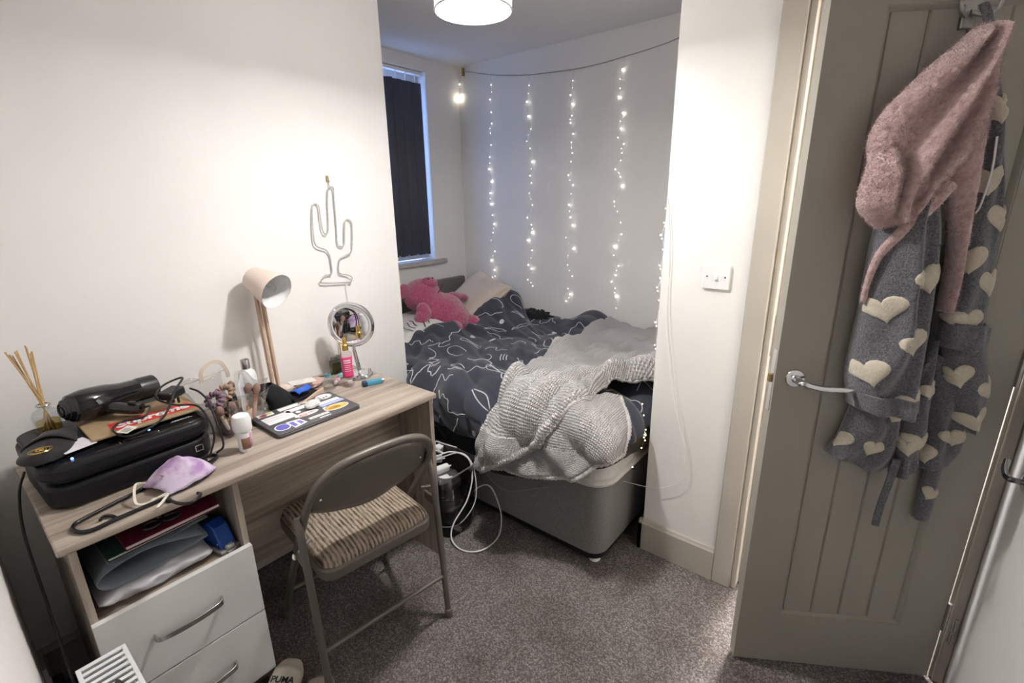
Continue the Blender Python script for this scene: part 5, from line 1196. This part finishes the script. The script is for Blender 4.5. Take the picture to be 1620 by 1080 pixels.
# ------------------------------------------------------------ slippers by the drawers
m_slip = mat('cream_rubber', (0.50, 0.45, 0.38), 0.6)
m_slip2 = mat('grey_rubber', (0.22, 0.20, 0.18), 0.6)
def slipper(lab, loc_, rz, m, ms):
    o = thing('slide_slipper', lab, 'slipper', loc_, rz, group='pair of slide slippers')
    out = [(0.125, 0.0), (0.118, 0.030), (0.085, 0.046), (0.03, 0.046), (-0.03, 0.036), (-0.09, 0.034), (-0.122, 0.022), (-0.13, 0.0), (-0.122, -0.022), (-0.09, -0.034), (-0.03, -0.036), (0.03, -0.044), (0.085, -0.042), (0.118, -0.026)]
    pts = [(p.x, p.y) for p in catmull([(*q, 0) for q in out], 4, closed=True)]
    MB().prism(pts, 0, 0.026).build('sole', ms, o, bevel=0.006, bseg=3)
    fb = MB().prism([(x*0.92, y*0.88) for x, y in pts], 0.025, 0.029); f = fb.build('footbed', m, o, bevel=0.0015)
    for k in range(7): MB().box((-0.10+0.012*k, -0.02, 0.029), (-0.095+0.012*k, 0.02, 0.0305)).build('rib', m, f)
    def strap(u, v):
        a = PI*u; x = -0.005+0.085*v; w = 0.048-0.004*abs(v-0.5); return Vector((x+0.012*math.sin(a)*(v-0.3), w*math.cos(a), 0.016+0.052*math.sin(a)**0.75*(1-0.22*v)))
    sr = MB().grid(strap, 22, 8).build('strap', m, o, solid=0.006, angle=180)
    c = strap(0.5, 0.5)
    text_obj('PUMA', 0.026, m_blackm, sr, T(c.x, c.y-0.002, c.z+0.0012) @ RY(0.15) @ RZ(PI/2+PI), bold=0.0006, spacing=1.0)
    return o
o = slipper('cream slide slipper leaning on its pair by the drawers', (0.668, 0.436, 0.022), 2.24, m_slip, m_slip); o.rotation_euler = (0.12, -0.20, 2.24)
o = slipper('grey-cream slide slipper standing further from the drawers', (0.765, 0.480, 0), 2.20, m_slip, m_slip2)

# ------------------------------------------------------------ radiator, socket, chrome hook
m_rad = mat('radiator_white', (0.80, 0.81, 0.82), 0.35)
ra = thing('radiator', 'white panel radiator with a slotted top grille at the lower left', 'radiator', (0.0, 0.030, 0))
X0, X1, Z0, Z1 = 0.695, 1.36, 0.14, 0.535
def rpanel(y):
    mb = MB(); mb.box((X0, y, Z0), (X1, y+0.006, Z1-0.01)); 
    k = X0+0.03
    while k < X1-0.03: mb.box((k, y+0.006, Z0+0.03), (k+0.018, y+0.011, Z1-0.04)); k += 0.034
    return mb
rpanel(0.036).build('panel', m_rad, ra, bevel=0.003); rpanel(0.108).build('panel', m_rad, ra, bevel=0.003)
for x in (X0-0.003, X1): MB().box((x, 0.034, Z0), (x+0.003, 0.121, Z1)).build('end_cover', m_rad, ra, bevel=0.001)
MB().box((X0, 0.034, Z1-0.004), (X1, 0.042, Z1)).box((X0, 0.113, Z1-0.004), (X1, 0.121, Z1)).build('grille_rail', m_rad, ra, bevel=0.001)
x = X0; k = 0; gb = None
while x < X1:
    if gb is None: gb = MB().box((0, 0.042, Z1-0.003), (0.009, 0.113, Z1)).build('grille_bar', m_rad, ra); gb.location.x = x
    else: q = gb.copy(); C.objects.link(q); q.location.x = x
    x += 0.0185
MB().box((X0+0.03, -0.0178, 0.22), (X0+0.05, 0.036, 0.45)).build('bracket', m_rad, ra); MB().box((X1-0.07, -0.0178, 0.22), (X1-0.05, 0.036, 0.45)).build('bracket', m_rad, ra)
MB().tube([(X0-0.003, 0.075, 0.165), (X0-0.04, 0.075, 0.165), (X0-0.045, 0.075, 0.15), (X0-0.045, 0.075, 0.0)], 0.008, 10).build('pipe', m_chrome, ra)
MB().tube([(X1+0.003, 0.075, 0.165), (X1+0.022, 0.075, 0.165), (X1+0.026, 0.075, 0.15), (X1+0.026, 0.075, 0.0)], 0.008, 10).build('pipe', m_chrome, ra)
sk_ = thing('black_sock', 'small black cloth lying on the radiator grille', 'sock', (0.86, 0.108, Z1))
lump('cloth', m_sheet, sk_, (0.05, 0.020, 0.011), 4.0, c=(0, 0, 0.012), amp=0.4, flat=0.1, seg=28, rings=16)
so = thing('wall_socket', 'white wall socket low behind the desk corner', 'socket', (0.31, YN, 0.20))
MB().prism(rrect(0.146, 0.086, 0.005), 0, 0.010, RX(-PI/2)).build('plate', m_white, so, bevel=0.002)
MB().box((-0.055, 0.010, -0.022), (-0.010, 0.036, 0.022)).build('plug', m_black, so, bevel=0.006)
for xx in (-0.03, 0.03): MB().box((xx-0.006, 0.009, 0.024), (xx+0.006, 0.013, 0.036)).build('rocker', m_white, so, bevel=0.001)
hk_ = thing('chrome_hook', 'dark chrome lever tip at the right edge of the picture', 'handle', (XR, 1.60, 0.815))
MB().lathe([(0.022, 0), (0.022, 0.006), (0.012, 0.010)], 20, RY(-PI/2)).build('rose', m_chrome, hk_)
MB().tube(catmull([(0, 0, 0), (-0.025, 0.0, 0), (-0.034, 0.012, 0.0), (-0.034, 0.05, 0.004), (-0.028, 0.085, 0.012)], 6), 0.007, 12).build('lever', mat('dark_chrome', (0.22, 0.22, 0.23), 0.2, 1.0), hk_)
# ------------------------------------------------------------ wall decorations: cactus light, string lights
CA = [(1.236, 1.142), (1.121, 1.156), (1.118, 1.172), (1.140, 1.187), (1.170, 1.190), (1.173, 1.233), (1.170, 1.269), (1.154, 1.292), (1.118, 1.308), (1.106, 1.335), (1.109, 1.394), (1.119, 1.465), (1.127, 1.477), (1.139, 1.479), (1.147, 1.468), (1.147, 1.418), (1.150, 1.371), (1.161, 1.357), (1.173, 1.361), (1.182, 1.391), (1.188, 1.467), (1.196, 1.526), (1.202, 1.541), (1.214, 1.545), (1.222, 1.536), (1.221, 1.484), (1.219, 1.398), (1.214, 1.318), (1.222, 1.302), (1.236, 1.301), (1.245, 1.316), (1.256, 1.387), (1.264, 1.406), (1.277, 1.411), (1.290, 1.405), (1.293, 1.385), (1.284, 1.313), (1.273, 1.273), (1.245, 1.260), (1.221, 1.250), (1.210, 1.229), (1.207, 1.188), (1.245, 1.174), (1.263, 1.162), (1.257, 1.144)]
m_wire = mat('grey_wrapped_wire', (0.34, 0.33, 0.32), 0.5, 0.3, col2=(0.62, 0.60, 0.58), nscale=260)
ct = thing('cactus_wall_light', 'unlit wire cactus light hanging on the wall above the mirror', 'wall decoration', (0.0, 1.20, 1.15))
cp = catmull([(0.012+0.003*math.sin(i*0.9), y, z) for i, (y, z) in enumerate(CA)], 4, closed=True)
MB().tube(cp, 0.0028, 8, closed=True).build('wire_outline', m_wire, ct, world=True)
MB().tube(catmull([(0.012, 1.236, 1.142), (0.010, 1.232, 1.12), (0.006, 1.236, 1.05), (0.006, 1.240, 0.96), (0.010, 1.238, 0.87), (0.02, 1.215, 0.775)], 6), 0.0018, 6).build('lead', m_white, ct, world=True)
MB().tube(catmull([(0.010, 1.208, 1.545), (0.012, 1.204, 1.560), (0.010, 1.210, 1.568), (0.006, 1.206, 1.575)], 5), 0.0016, 6).build('hanging_loop', m_steel, ct, world=True)
nl = tag(MB().tube([(0.0, 1.205, 1.578), (0.014, 1.205, 1.580)], 0.0022, 8).tube([(0.004, 1.205, 1.566), (0.004, 1.205, 1.590)], 0.005, 8).build('wall_hook', m_brass), 'small brass hook above the wire cactus', 'hook')

TOPL = [(-0.744, 2.364), (-0.665, 2.347), (-0.478, 2.303), (-0.306, 2.274), (-0.150, 2.254), (0.017, 2.243), (0.183, 2.234), (0.363, 2.236), (0.502, 2.245), (0.669, 2.259), (0.812, 2.280), (1.02, 2.33), (1.20, 2.375)]
ST = [[(-0.483, 2.304), (-0.482, 2.241), (-0.488, 2.150), (-0.485, 2.070), (-0.482, 1.997), (-0.493, 1.935), (-0.496, 1.859), (-0.507, 1.778), (-0.515, 1.697), (-0.499, 1.612), (-0.507, 1.531), (-0.507, 1.455), (-0.498, 1.376), (-0.477, 1.313), (-0.497, 1.249), (-0.516, 1.195), (-0.478, 1.114), (-0.521, 1.042), (-0.488, 0.973), (-0.484, 0.926), (-0.526, 0.907)],
      [(-0.156, 2.254), (-0.156, 2.192), (-0.169, 2.097), (-0.162, 2.008), (-0.141, 1.931), (-0.173, 1.857), (-0.151, 1.811), (-0.129, 1.725), (-0.147, 1.638), (-0.139, 1.591), (-0.152, 1.525), (-0.130, 1.447), (-0.176, 1.363), (-0.135, 1.314), (-0.135, 1.260), (-0.169, 1.208), (-0.131, 1.139), (-0.170, 1.033), (-0.136, 1.008), (-0.171, 0.927), (-0.131, 0.884)],
      [(0.181, 2.235), (0.177, 2.172), (0.166, 2.093), (0.176, 2.043), (0.175, 1.977), (0.170, 1.936), (0.186, 1.872), (0.177, 1.822), (0.185, 1.760), (0.173, 1.710), (0.160, 1.630), (0.194, 1.568), (0.180, 1.515), (0.171, 1.446), (0.177, 1.368), (0.196, 1.317), (0.150, 1.238), (0.205, 1.166), (0.169, 1.119), (0.166, 1.057), (0.200, 0.984), (0.174, 0.898), (0.189, 0.859), (0.155, 0.808)],
      [(0.514, 2.249), (0.505, 2.181), (0.498, 2.085), (0.489, 2.041), (0.522, 1.954), (0.515, 1.871), (0.495, 1.825), (0.537, 1.787), (0.528, 1.738), (0.519, 1.698), (0.489, 1.650), (0.524, 1.606), (0.536, 1.554), (0.493, 1.465), (0.513, 1.406), (0.540, 1.341), (0.550, 1.271), (0.504, 1.195), (0.505, 1.141), (0.541, 1.078), (0.520, 1.017), (0.499, 0.974), (0.524, 0.933), (0.531, 0.881), (0.539, 0.808)]]
m_ledw = mat('warm_white_led', (1, 1, 1), 0.4, emit=(1.0, 0.95, 0.84), estr=15)
m_ledb = mat('warm_white_led_bright', (1, 1, 1), 0.4, emit=(1.0, 0.93, 0.74), estr=70)
m_lwire = mat('clear_lead_wire', (0.22, 0.21, 0.20), 0.6)
m_tcord = mat('grey_top_cord', (0.34, 0.33, 0.31), 0.6)
sl = thing('curtain_string_lights', 'curtain of warm white string lights hanging on the wall beside the bed', 'string lights', (0.0, YW, 0.8))
YS = YW-0.012
MB().tube(catmull([(x, YS+0.004, z) for x, z in TOPL], 5), 0.0024, 7).build('top_cord', m_tcord, sl, world=True)
random.seed(8)
for s in ST:
    P = [(x, YS+0.004*math.sin(i*2.3), z) for i, (x, z) in enumerate(s)]
    w = MB().tube(catmull(P, 4), 0.00035, 5).build('strand', m_lwire, sl, world=True)
    bd = MB()
    for i, p in enumerate(P[1:]):
        bd.ball(Vector(p)+Vector((0, -0.003, 0)), random.choice([0.0016, 0.0020, 0.0028, 0.0044]), 8, 6)
        if i % 3 == 1: 
            q = Vector(p)*0.5+Vector(P[i])*0.5; bd.ball(q+Vector((random.uniform(-0.012, 0.012), -0.003, 0)), 0.0012, 8, 6)
    bo = bd.build('led_beads', m_ledw, w)
    bo.data.transform(sl.matrix_basis.inverted()); tag(bo, 'tiny glowing LED beads', None, None, 'stuff')
# strand in the corner with the bright bead
w = MB().tube(catmull([(-0.744, YS, 2.364), (-0.772, YS-0.003, 2.31), (-0.775, YS, 2.25), (-0.77, YS, 2.19)], 5), 0.0007, 5).build('strand', m_lwire, sl, world=True)
bo = MB().ball((-0.778, YS-0.006, 2.197), (0.005, 0.005, 0.007), 10, 8).build('led_cluster', m_ledb, w); bo.data.transform(sl.matrix_basis.inverted())
bo = MB().ball((-0.775, YS-0.006, 2.285), 0.0035, 10, 8).build('led_cluster', m_ledw, w); bo.data.transform(sl.matrix_basis.inverted())
# strand by the wall end
PS = [(1.830, 1.493), (1.824, 1.445), (1.803, 1.396), (1.796, 1.352), (1.811, 1.298), (1.804, 1.240), (1.807, 1.192), (1.795, 1.158), (1.810, 1.106), (1.805, 1.02), (1.80, 0.93)]
s2 = thing('end_string_lights', 'loose string of tiny lights hanging down the wall end by the bed foot', 'string lights', (XP, YP, 0.4))
P = [(XP-0.006-0.006*(i % 2), y+0.003, z) for i, (y, z) in enumerate(PS)]
MB().tube(catmull(P, 4), 0.0008, 5).build('strand', m_white, s2, world=True)
bd = MB()
for i, p in enumerate(P):
    bd.ball(Vector(p)+Vector((-0.004, -0.004, 0)), 0.0016 if i % 3 else 0.003, 8, 6)
    bd.ball(Vector(p)+Vector((0.004, -0.012, -0.012)), 0.0014, 8, 6)
tag(bd.build('led_beads', m_ledw, s2, world=True), 'tiny LED beads', None, None, 'stuff')
MB().tube(catmull([(1.232, YP-0.003, 1.489), (1.244, YP-0.005, 1.424), (1.259, YP-0.006, 1.290), (1.265, YP-0.008, 1.104), (1.293, YP-0.012, 0.911), (1.322, YP-0.016, 0.762), (1.350, YP-0.02, 0.663), (1.383, YP-0.022, 0.551), (1.396, YP-0.022, 0.458), (1.373, YP-0.022, 0.398), (1.317, YP-0.022, 0.347), (1.246, YP-0.02, 0.318), (1.15, YP-0.06, 0.33)], 6), 0.0010, 6).build('lead', m_white, s2, world=True)
MB().tube(catmull([(1.228, YP-0.003, 1.489), (1.240, YP-0.005, 1.40), (1.252, YP-0.006, 1.25), (1.258, YP-0.008, 1.06), (1.283, YP-0.012, 0.90), (1.316, YP-0.016, 0.74), (1.350, YP-0.02, 0.63), (1.380, YP-0.024, 0.53), (1.391, YP-0.024, 0.45)], 6), 0.0010, 6).build('lead', m_white, s2, world=True)
cl = catmull([(1.20, 1.756, 0.69), (1.202, 1.777, 0.623), (1.204, 1.80, 0.56), (1.206, 1.79, 0.52), (1.205, 1.75, 0.476), (1.20, 1.70, 0.43)], 6)
MB().tube(cl, 0.0008, 5).build('lead', m_lwire, s2, world=True)
random.seed(3); bd = MB()
for k in range(9): bd.ball((1.195+0.012*random.random(), 1.785+0.03*random.random(), 0.505+0.045*random.random()), 0.0026, 8, 6)
for p in (cl[0], cl[5], cl[12], cl[22], cl[-1]): bd.ball(p, 0.0024, 8, 6)
tag(bd.build('led_cluster', mat('amber_led', (1, 0.8, 0.5), 0.4, emit=(1.0, 0.72, 0.36), estr=16), s2, world=True), 'amber LED cluster', None, None, 'stuff')
ck = tag(MB().box((-0.752, YS-0.006, 2.335), (-0.738, YW, 2.385)).tube([(-0.745, YS-0.006, 2.352), (-0.745, YS-0.014, 2.350), (-0.745, YS-0.014, 2.362)], 0.002, 6).build('adhesive_hook', m_brass, bevel=0.001), 'small brass-coloured hook in the corner holding the light string', 'hook')
# ------------------------------------------------------------ dressing gown on the door
gm = Matrix.Translation((2.2015, 1.773, 0)) @ RZ(PI+TH)
gown = thing('dressing_gown', 'grey heart-patterned fleece dressing gown with pink hood hanging on the door', 'dressing gown', gm @ Vector((0.29, 0.0, 0.59)), PI+TH)
GO = Vector((0.29, 0.0, 0.59))
m_pinkf = mat('dusty_pink_fleece', (0.55, 0.37, 0.355), 0.98, col2=(0.74, 0.54, 0.52), nscale=75, bump=1.0, bscale=170, sheen=0.8, spec=0.05, detail=5)
m_greyf = mat('heather_grey_fleece', (0.105, 0.105, 0.12), 0.98, col2=(0.215, 0.215, 0.235), nscale=230, bump=0.8, bscale=380, sheen=0.5, spec=0.05, detail=5)
m_heart = mat('cream_fleece', (0.66, 0.59, 0.47), 0.98, col2=(0.72, 0.65, 0.53), nscale=150, bump=0.5, bscale=300, sheen=0.4)
def cpoly(P, n=10):
    q = catmull([(x, z, 0) for x, z in P], n); L = [0]
    for a, b in zip(q, q[1:]): L.append(L[-1]+(b-a).length)
    def f(t):
        s = t*L[-1]
        for i in range(len(q)-1):
            if s <= L[i+1]+1e-9:
                k = (s-L[i])/max(1e-9, L[i+1]-L[i]); p = q[i]+(q[i+1]-q[i])*k; return p.x, p.y
        return q[-1].x, q[-1].y
    return f
def panel(Lp, Rp, base, bulge, nf, amp, sd, ends=0.0, fluff=0.0, tw=0.0):
    fl, fr_ = cpoly(Lp), cpoly(Rp)
    def fn(s, t):
        a = fl(t); b = fr_(t); x = a[0]+(b[0]-a[0])*s; z = a[1]+(b[1]-a[1])*s
        k = max(0.0, math.sin(PI*min(1, max(0, s))))**0.55
        e = 1.0
        if ends: e = min(1.0, (t/ends)**0.5 if t < ends else 1.0)*min(1.0, ((1-t)/ends)**0.5 if (1-t) < ends else 1.0)
        ph = tw*t+0.7*noise.noise(Vector((s*1.5, t*2.5, sd)))
        fold = amp*math.sin(PI*s)*math.sin((s*nf+ph)*2*PI)
        y = base+bulge*k*e+fold*e+0.010*noise.noise(Vector((x*9, z*6, sd)))*k
        if fluff: y += fluff*(noise.noise(Vector((x*70, z*70, sd)))+0.6*noise.noise(Vector((x*140, z*140, sd))))
        return Vector((x, y, z))-GO
    return fn
def cloth_part(name, fn, m, base, nu=44, nv=80, back=None):
    # front sheet, closed at the back a little off the door so the piece has thickness
    mb = MB(); mb.grid(fn, nu, nv)
    yb = (back if back is not None else base-0.004)-GO.y
    def bk(s, t):
        p = fn(s, t); return Vector((p.x, min(p.y-0.003, yb), p.z))
    mb.grid(bk, nu, nv)
    # bridge both long sides and the hems
    n0 = nu*nv; F = []
    for i in (0, nu-1):
        for j in range(nv-1): F.append((i*nv+j, i*nv+j+1, n0+i*nv+j+1, n0+i*nv+j))
    for j in (0, nv-1):
        for i in range(nu-1): F.append((i*nv+j, (i+1)*nv+j, n0+(i+1)*nv+j, n0+i*nv+j))
    mb.f += F
    return mb.build(name, m, gown, angle=180)
def heart_pts(n=26):
    P = []
    for k in range(n):
        t = 2*PI*k/n; P.append((16*math.sin(t)**3/17, (13*math.cos(t)-5*math.cos(2*t)-2*math.cos(3*t)-math.cos(4*t)+2)/17))
    return P
HP = heart_pts()
def heart(fn, parent, x, z, size, rot=0.0):
    best = None
    for i in range(25):
        for j in range(49):
            p = fn(i/24, j/48)+GO; d = (p.x-x)**2+(p.z-z)**2
            if best is None or d < best[0]: best = (d, i/24, j/48)
    _, s0, t0 = best; e = 0.01
    du = (fn(min(1, s0+e), t0)-fn(max(0, s0-e), t0)); dt = (fn(s0, min(1, t0+e))-fn(s0, max(0, t0-e)))
    # jacobian in (x,z)
    us = (min(1, s0+e)-max(0, s0-e)); ut = (min(1, t0+e)-max(0, t0-e))
    a, b, c, d = du.x/us, dt.x/ut, du.z/us, dt.z/ut; det = a*d-b*c
    if abs(det) < 1e-6: return
    def pt(px, pz, off):
        qx = (px*math.cos(rot)-pz*math.sin(rot))*size/2; qz = (px*math.sin(rot)+pz*math.cos(rot))*size/2
        qx = -qx
        s = s0+(d*qx-b*qz)/det; t = t0+(-c*qx+a*qz)/det
        s = min(0.995, max(0.005, s)); t = min(0.999, max(0.001, t))
        p = fn(s, t); f = 0.004
        n_ = (fn(min(1, s+f), t)-fn(max(0, s-f), t)).cross(fn(s, min(1, t+f))-fn(s, max(0, t-f)))
        n_ = n_.normalized() if n_.length > 1e-9 else Vector((0, 1, 0))
        if n_.y < 0: n_ = -n_
        return p+n_*off
    vs = []; rings = (0.0, 0.4, 0.75, 0.93, 1.0); offs = (0.0055, 0.0055, 0.005, 0.0035, 0.0002); n = len(HP); fs = []
    vs.append(pt(0, 0, offs[0]))
    for r, o in zip(rings[1:], offs[1:]): vs += [pt(x_*r, z_*r, o) for x_, z_ in HP]
    fs += [(0, 1+k, 1+(k+1) % n) for k in range(n)]
    for q in range(len(rings)-2):
        fs += [(1+q*n+k, 1+(q+1)*n+k, 1+(q+1)*n+(k+1) % n, 1+q*n+(k+1) % n) for k in range(n)]
    MB().add(vs, fs).build('heart_patch', m_heart, parent, angle=180)
# order from the door outwards
skf = panel([(0.235, 1.10), (0.215, 0.96), (0.192, 0.869), (0.205, 0.765)], [(0.10, 1.02), (0.092, 0.91), (0.098, 0.827), (0.116, 0.775)], 0.010, 0.035, 1.5, 0.010, 1.0)
o = cloth_part('skirt_back', skf, m_greyf, 0.008)
for x, z in ((0.148, 0.868), (0.198, 0.806), (0.11, 0.97)): heart(skf, o, x, z, 0.062, 0.3)
lff = panel([(0.375, 1.06), (0.388, 0.976), (0.40, 0.903), (0.414, 0.842), (0.437, 0.797)], [(0.265, 1.05), (0.272, 0.962), (0.264, 0.854), (0.262, 0.779), (0.285, 0.744)], 0.018, 0.040, 1.5, 0.014, 2.0)
o = cloth_part('skirt_front', lff, m_greyf, 0.014)
for x, z in ((0.337, 0.823), (0.418, 0.842), (0.30, 0.93)): heart(lff, o, x, z, 0.062, -0.2)
msf = panel([(0.272, 1.05), (0.277, 0.967), (0.268, 0.859), (0.262, 0.737)], [(0.228, 1.15), (0.224, 1.05), (0.210, 0.934), (0.212, 0.784)], 0.020, 0.050, 1.0, 0.010, 3.0)
o = cloth_part('skirt_middle', msf, m_greyf, 0.016, 26, 60)
for x, z in ((0.255, 0.838), (0.236, 0.86), (0.238, 1.0)): heart(msf, o, x, z, 0.060, 0.15)
rbf = panel([(0.222, 1.17), (0.213, 1.10), (0.197, 1.03), (0.172, 0.945), (0.130, 0.893)], [(0.128, 1.17), (0.122, 1.12), (0.102, 1.051), (0.090, 0.966), (0.103, 0.886)], 0.028, 0.050, 1.0, 0.006, 4.0)
o = cloth_part('pocket_side', rbf, m_greyf, 0.02)
for x, z in ((0.188, 1.045), (0.130, 0.925), (0.105, 1.01)): heart(rbf, o, x, z, 0.072, 0.4)
rsf = panel([(0.282, 1.762), (0.276, 1.70), (0.258, 1.558), (0.241, 1.35), (0.243, 1.229), (0.238, 1.118)], [(0.262, 1.765), (0.238, 1.70), (0.212, 1.61), (0.181, 1.49), (0.154, 1.35), (0.142, 1.23), (0.141, 1.112)], 0.022, 0.058, 1.2, 0.012, 5.0)
o = cloth_part('sleeve', rsf, m_greyf, 0.016, 40, 110)
for x, z in ((0.229, 1.339), (0.205, 1.185), (0.168, 1.274), (0.236, 1.505), (0.186, 1.425), (0.252, 1.655)): heart(rsf, o, x, z, 0.076, 0.15)
cf = MB().grid(lambda u, v: rsf(0.01+0.98*u, 0.90+0.10*v)+Vector((0, 0.004+0.010*math.sin(PI*u), 0)), 30, 10); cf.build('cuff', m_greyf, gown, solid=0.004, angle=180)
lnf = panel([(0.318, 1.52), (0.302, 1.47), (0.282, 1.40), (0.270, 1.34), (0.266, 1.28), (0.262, 1.21)], [(0.258, 1.64), (0.256, 1.53), (0.254, 1.45), (0.251, 1.351), (0.250, 1.29), (0.248, 1.22)], 0.060, 0.034, 1.0, 0.004, 6.0, fluff=0.0016)
hoo = cloth_part('pink_lining', lnf, m_pinkf, 0.05, 30, 80)
fur_on(hoo, 3500, 0.006, m_pinkf, gown, 0.4, 0.0011, 8)
slf = panel([(0.410, 1.455), (0.424, 1.39), (0.425, 1.30), (0.424, 1.20), (0.427, 1.10), (0.426, 1.03), (0.409, 0.948)], [(0.325, 1.49), (0.297, 1.40), (0.282, 1.28), (0.272, 1.19), (0.265, 1.077), (0.258, 1.02), (0.247, 0.945)], 0.036, 0.072, 1.3, 0.017, 7.0)
o = cloth_part('sleeve', slf, m_greyf, 0.02, 50, 110)
for x, z in ((0.333, 1.294), (0.400, 1.217), (0.326, 1.132), (0.405, 1.055), (0.297, 0.982)): heart(slf, o, x, z, 0.080, 0.35)
cf = MB().grid(lambda u, v: slf(0.01+0.98*u, 0.905+0.095*v)+Vector((0, 0.004+0.008*math.sin(PI*u), 0)), 34, 10); cf.build('cuff', m_greyf, gown, solid=0.004, angle=180)
# pink edge strip along the front opening
ed = catmull([(0.330, 0.098, 1.505), (0.368, 0.100, 1.448), (0.402, 0.085, 1.395), (0.426, 0.068, 1.345), (0.433, 0.055, 1.28), (0.430, 0.048, 1.23)], 8)
hoo = MB().tube([p-GO for p in ed], [0.017-0.010*min(1, i/32) for i in range(len(ed))], 10).build('pink_edge', m_pinkf, gown, angle=180)
fur_on(hoo, 1500, 0.007, m_pinkf, gown, 0.4, 0.0011, 9)
# hood
hdf = panel([(0.322, 1.818), (0.352, 1.786), (0.392, 1.75), (0.432, 1.706), (0.471, 1.657), (0.489, 1.603), (0.482, 1.547), (0.490, 1.488), (0.484, 1.450), (0.442, 1.412)],
            [(0.300, 1.822), (0.284, 1.79), (0.276, 1.745), (0.270, 1.69), (0.264, 1.635), (0.265, 1.577), (0.282, 1.543), (0.311, 1.519), (0.337, 1.492), (0.365, 1.448), (0.396, 1.416)], 0.062, 0.060, 2.3, 0.024, 8.0, ends=0.05, fluff=0.004, tw=0.6)
hoo = cloth_part('hood', hdf, m_pinkf, 0.05, 100, 190, back=0.05)
fur_on(hoo, 22000, 0.0085, m_pinkf, gown, 0.45, 0.0011, 5)
lbf = panel([(0.470, 1.59), (0.490, 1.545), (0.496, 1.495), (0.489, 1.450), (0.452, 1.410)], [(0.435, 1.585), (0.424, 1.54), (0.414, 1.495), (0.408, 1.455), (0.412, 1.415)], 0.078, 0.052, 0.8, 0.006, 21.0, ends=0.35, fluff=0.004)
hoo = cloth_part('hood_edge', lbf, m_pinkf, 0.07, 60, 80, back=0.072)
fur_on(hoo, 6000, 0.0085, m_pinkf, gown, 0.4, 0.0011, 6)
rlf = panel([(0.440, 1.545), (0.430, 1.50), (0.405, 1.468), (0.372, 1.468)], [(0.400, 1.56), (0.380, 1.535), (0.352, 1.515), (0.338, 1.490)], 0.088, 0.036, 0.8, 0.004, 23.0, ends=0.3, fluff=0.004)
hoo = cloth_part('hood_edge', rlf, m_pinkf, 0.08, 50, 60, back=0.08)
fur_on(hoo, 4000, 0.0085, m_pinkf, gown, 0.4, 0.0011, 7)
# hanging loop, belt ends
MB().ribbon([p-GO for p in catmull([(0.302, 0.030, 1.868), (0.296, 0.040, 1.845), (0.292, 0.050, 1.815), (0.288, 0.055, 1.79)], 5)], 0.016, (0.1, 1, 0), 0.006).build('hanging_loop', m_greyf, gown)
MB().ribbon([p-GO for p in catmull([(0.272, 0.050, 0.80), (0.276, 0.046, 0.72), (0.279, 0.040, 0.65), (0.280, 0.038, 0.584)], 6)], 0.018, (0.5, 1, 0), 0.010).build('belt_end', m_greyf, gown, bevel=0.002)
b2 = panel([(0.176, 0.80), (0.170, 0.71), (0.168, 0.645), (0.171, 0.598)], [(0.132, 0.80), (0.130, 0.70), (0.128, 0.645), (0.130, 0.592)], 0.016, 0.012, 0.5, 0.002, 12.0)
o = cloth_part('belt_end', b2, m_greyf, 0.012, 16, 30); heart(b2, o, 0.150, 0.685, 0.048, -0.4)
MB().tube([p-GO for p in catmull([(0.252, 0.088, 1.60), (0.244, 0.086, 1.53), (0.246, 0.082, 1.46), (0.250, 0.078, 1.44)], 6)], 0.0022, 6).build('drawstring', m_white, gown)
# star hook on the door
sh_ = thing('star_coat_hook', 'silver star-shaped double coat hook at the top of the door', 'coat hook', gm @ Vector((0.306, 0.0, 1.85)), PI+TH)
m_pewter = mat('pewter', (0.42, 0.41, 0.40), 0.32, 1.0)
MB().box((-0.012, -0.008, -0.02), (0.012, 0.004, 0.06)).build('backplate', m_pewter, sh_, bevel=0.002)
sp_ = [((0.026 if k % 2 == 0 else 0.011)*math.sin(2*PI*k/10), (0.026 if k % 2 == 0 else 0.011)*math.cos(2*PI*k/10)) for k in range(10)]
MB().prism(sp_, -0.005, 0.0, T(0, 0.004, 0.024) @ RX(PI/2)).build('star', m_pewter, sh_, bevel=0.0015)
for sg in (-1, 1):
    MB().tube(catmull([(0.004*sg, 0.006, 0.010), (0.018*sg, 0.020, 0.000), (0.034*sg, 0.032, 0.006), (0.040*sg, 0.036, 0.024)], 6), 0.0042, 10).build('prong', m_pewter, sh_); MB().ball((0.040*sg, 0.036, 0.026), 0.0062, 12, 8).build('prong_tip', m_pewter, sh_)
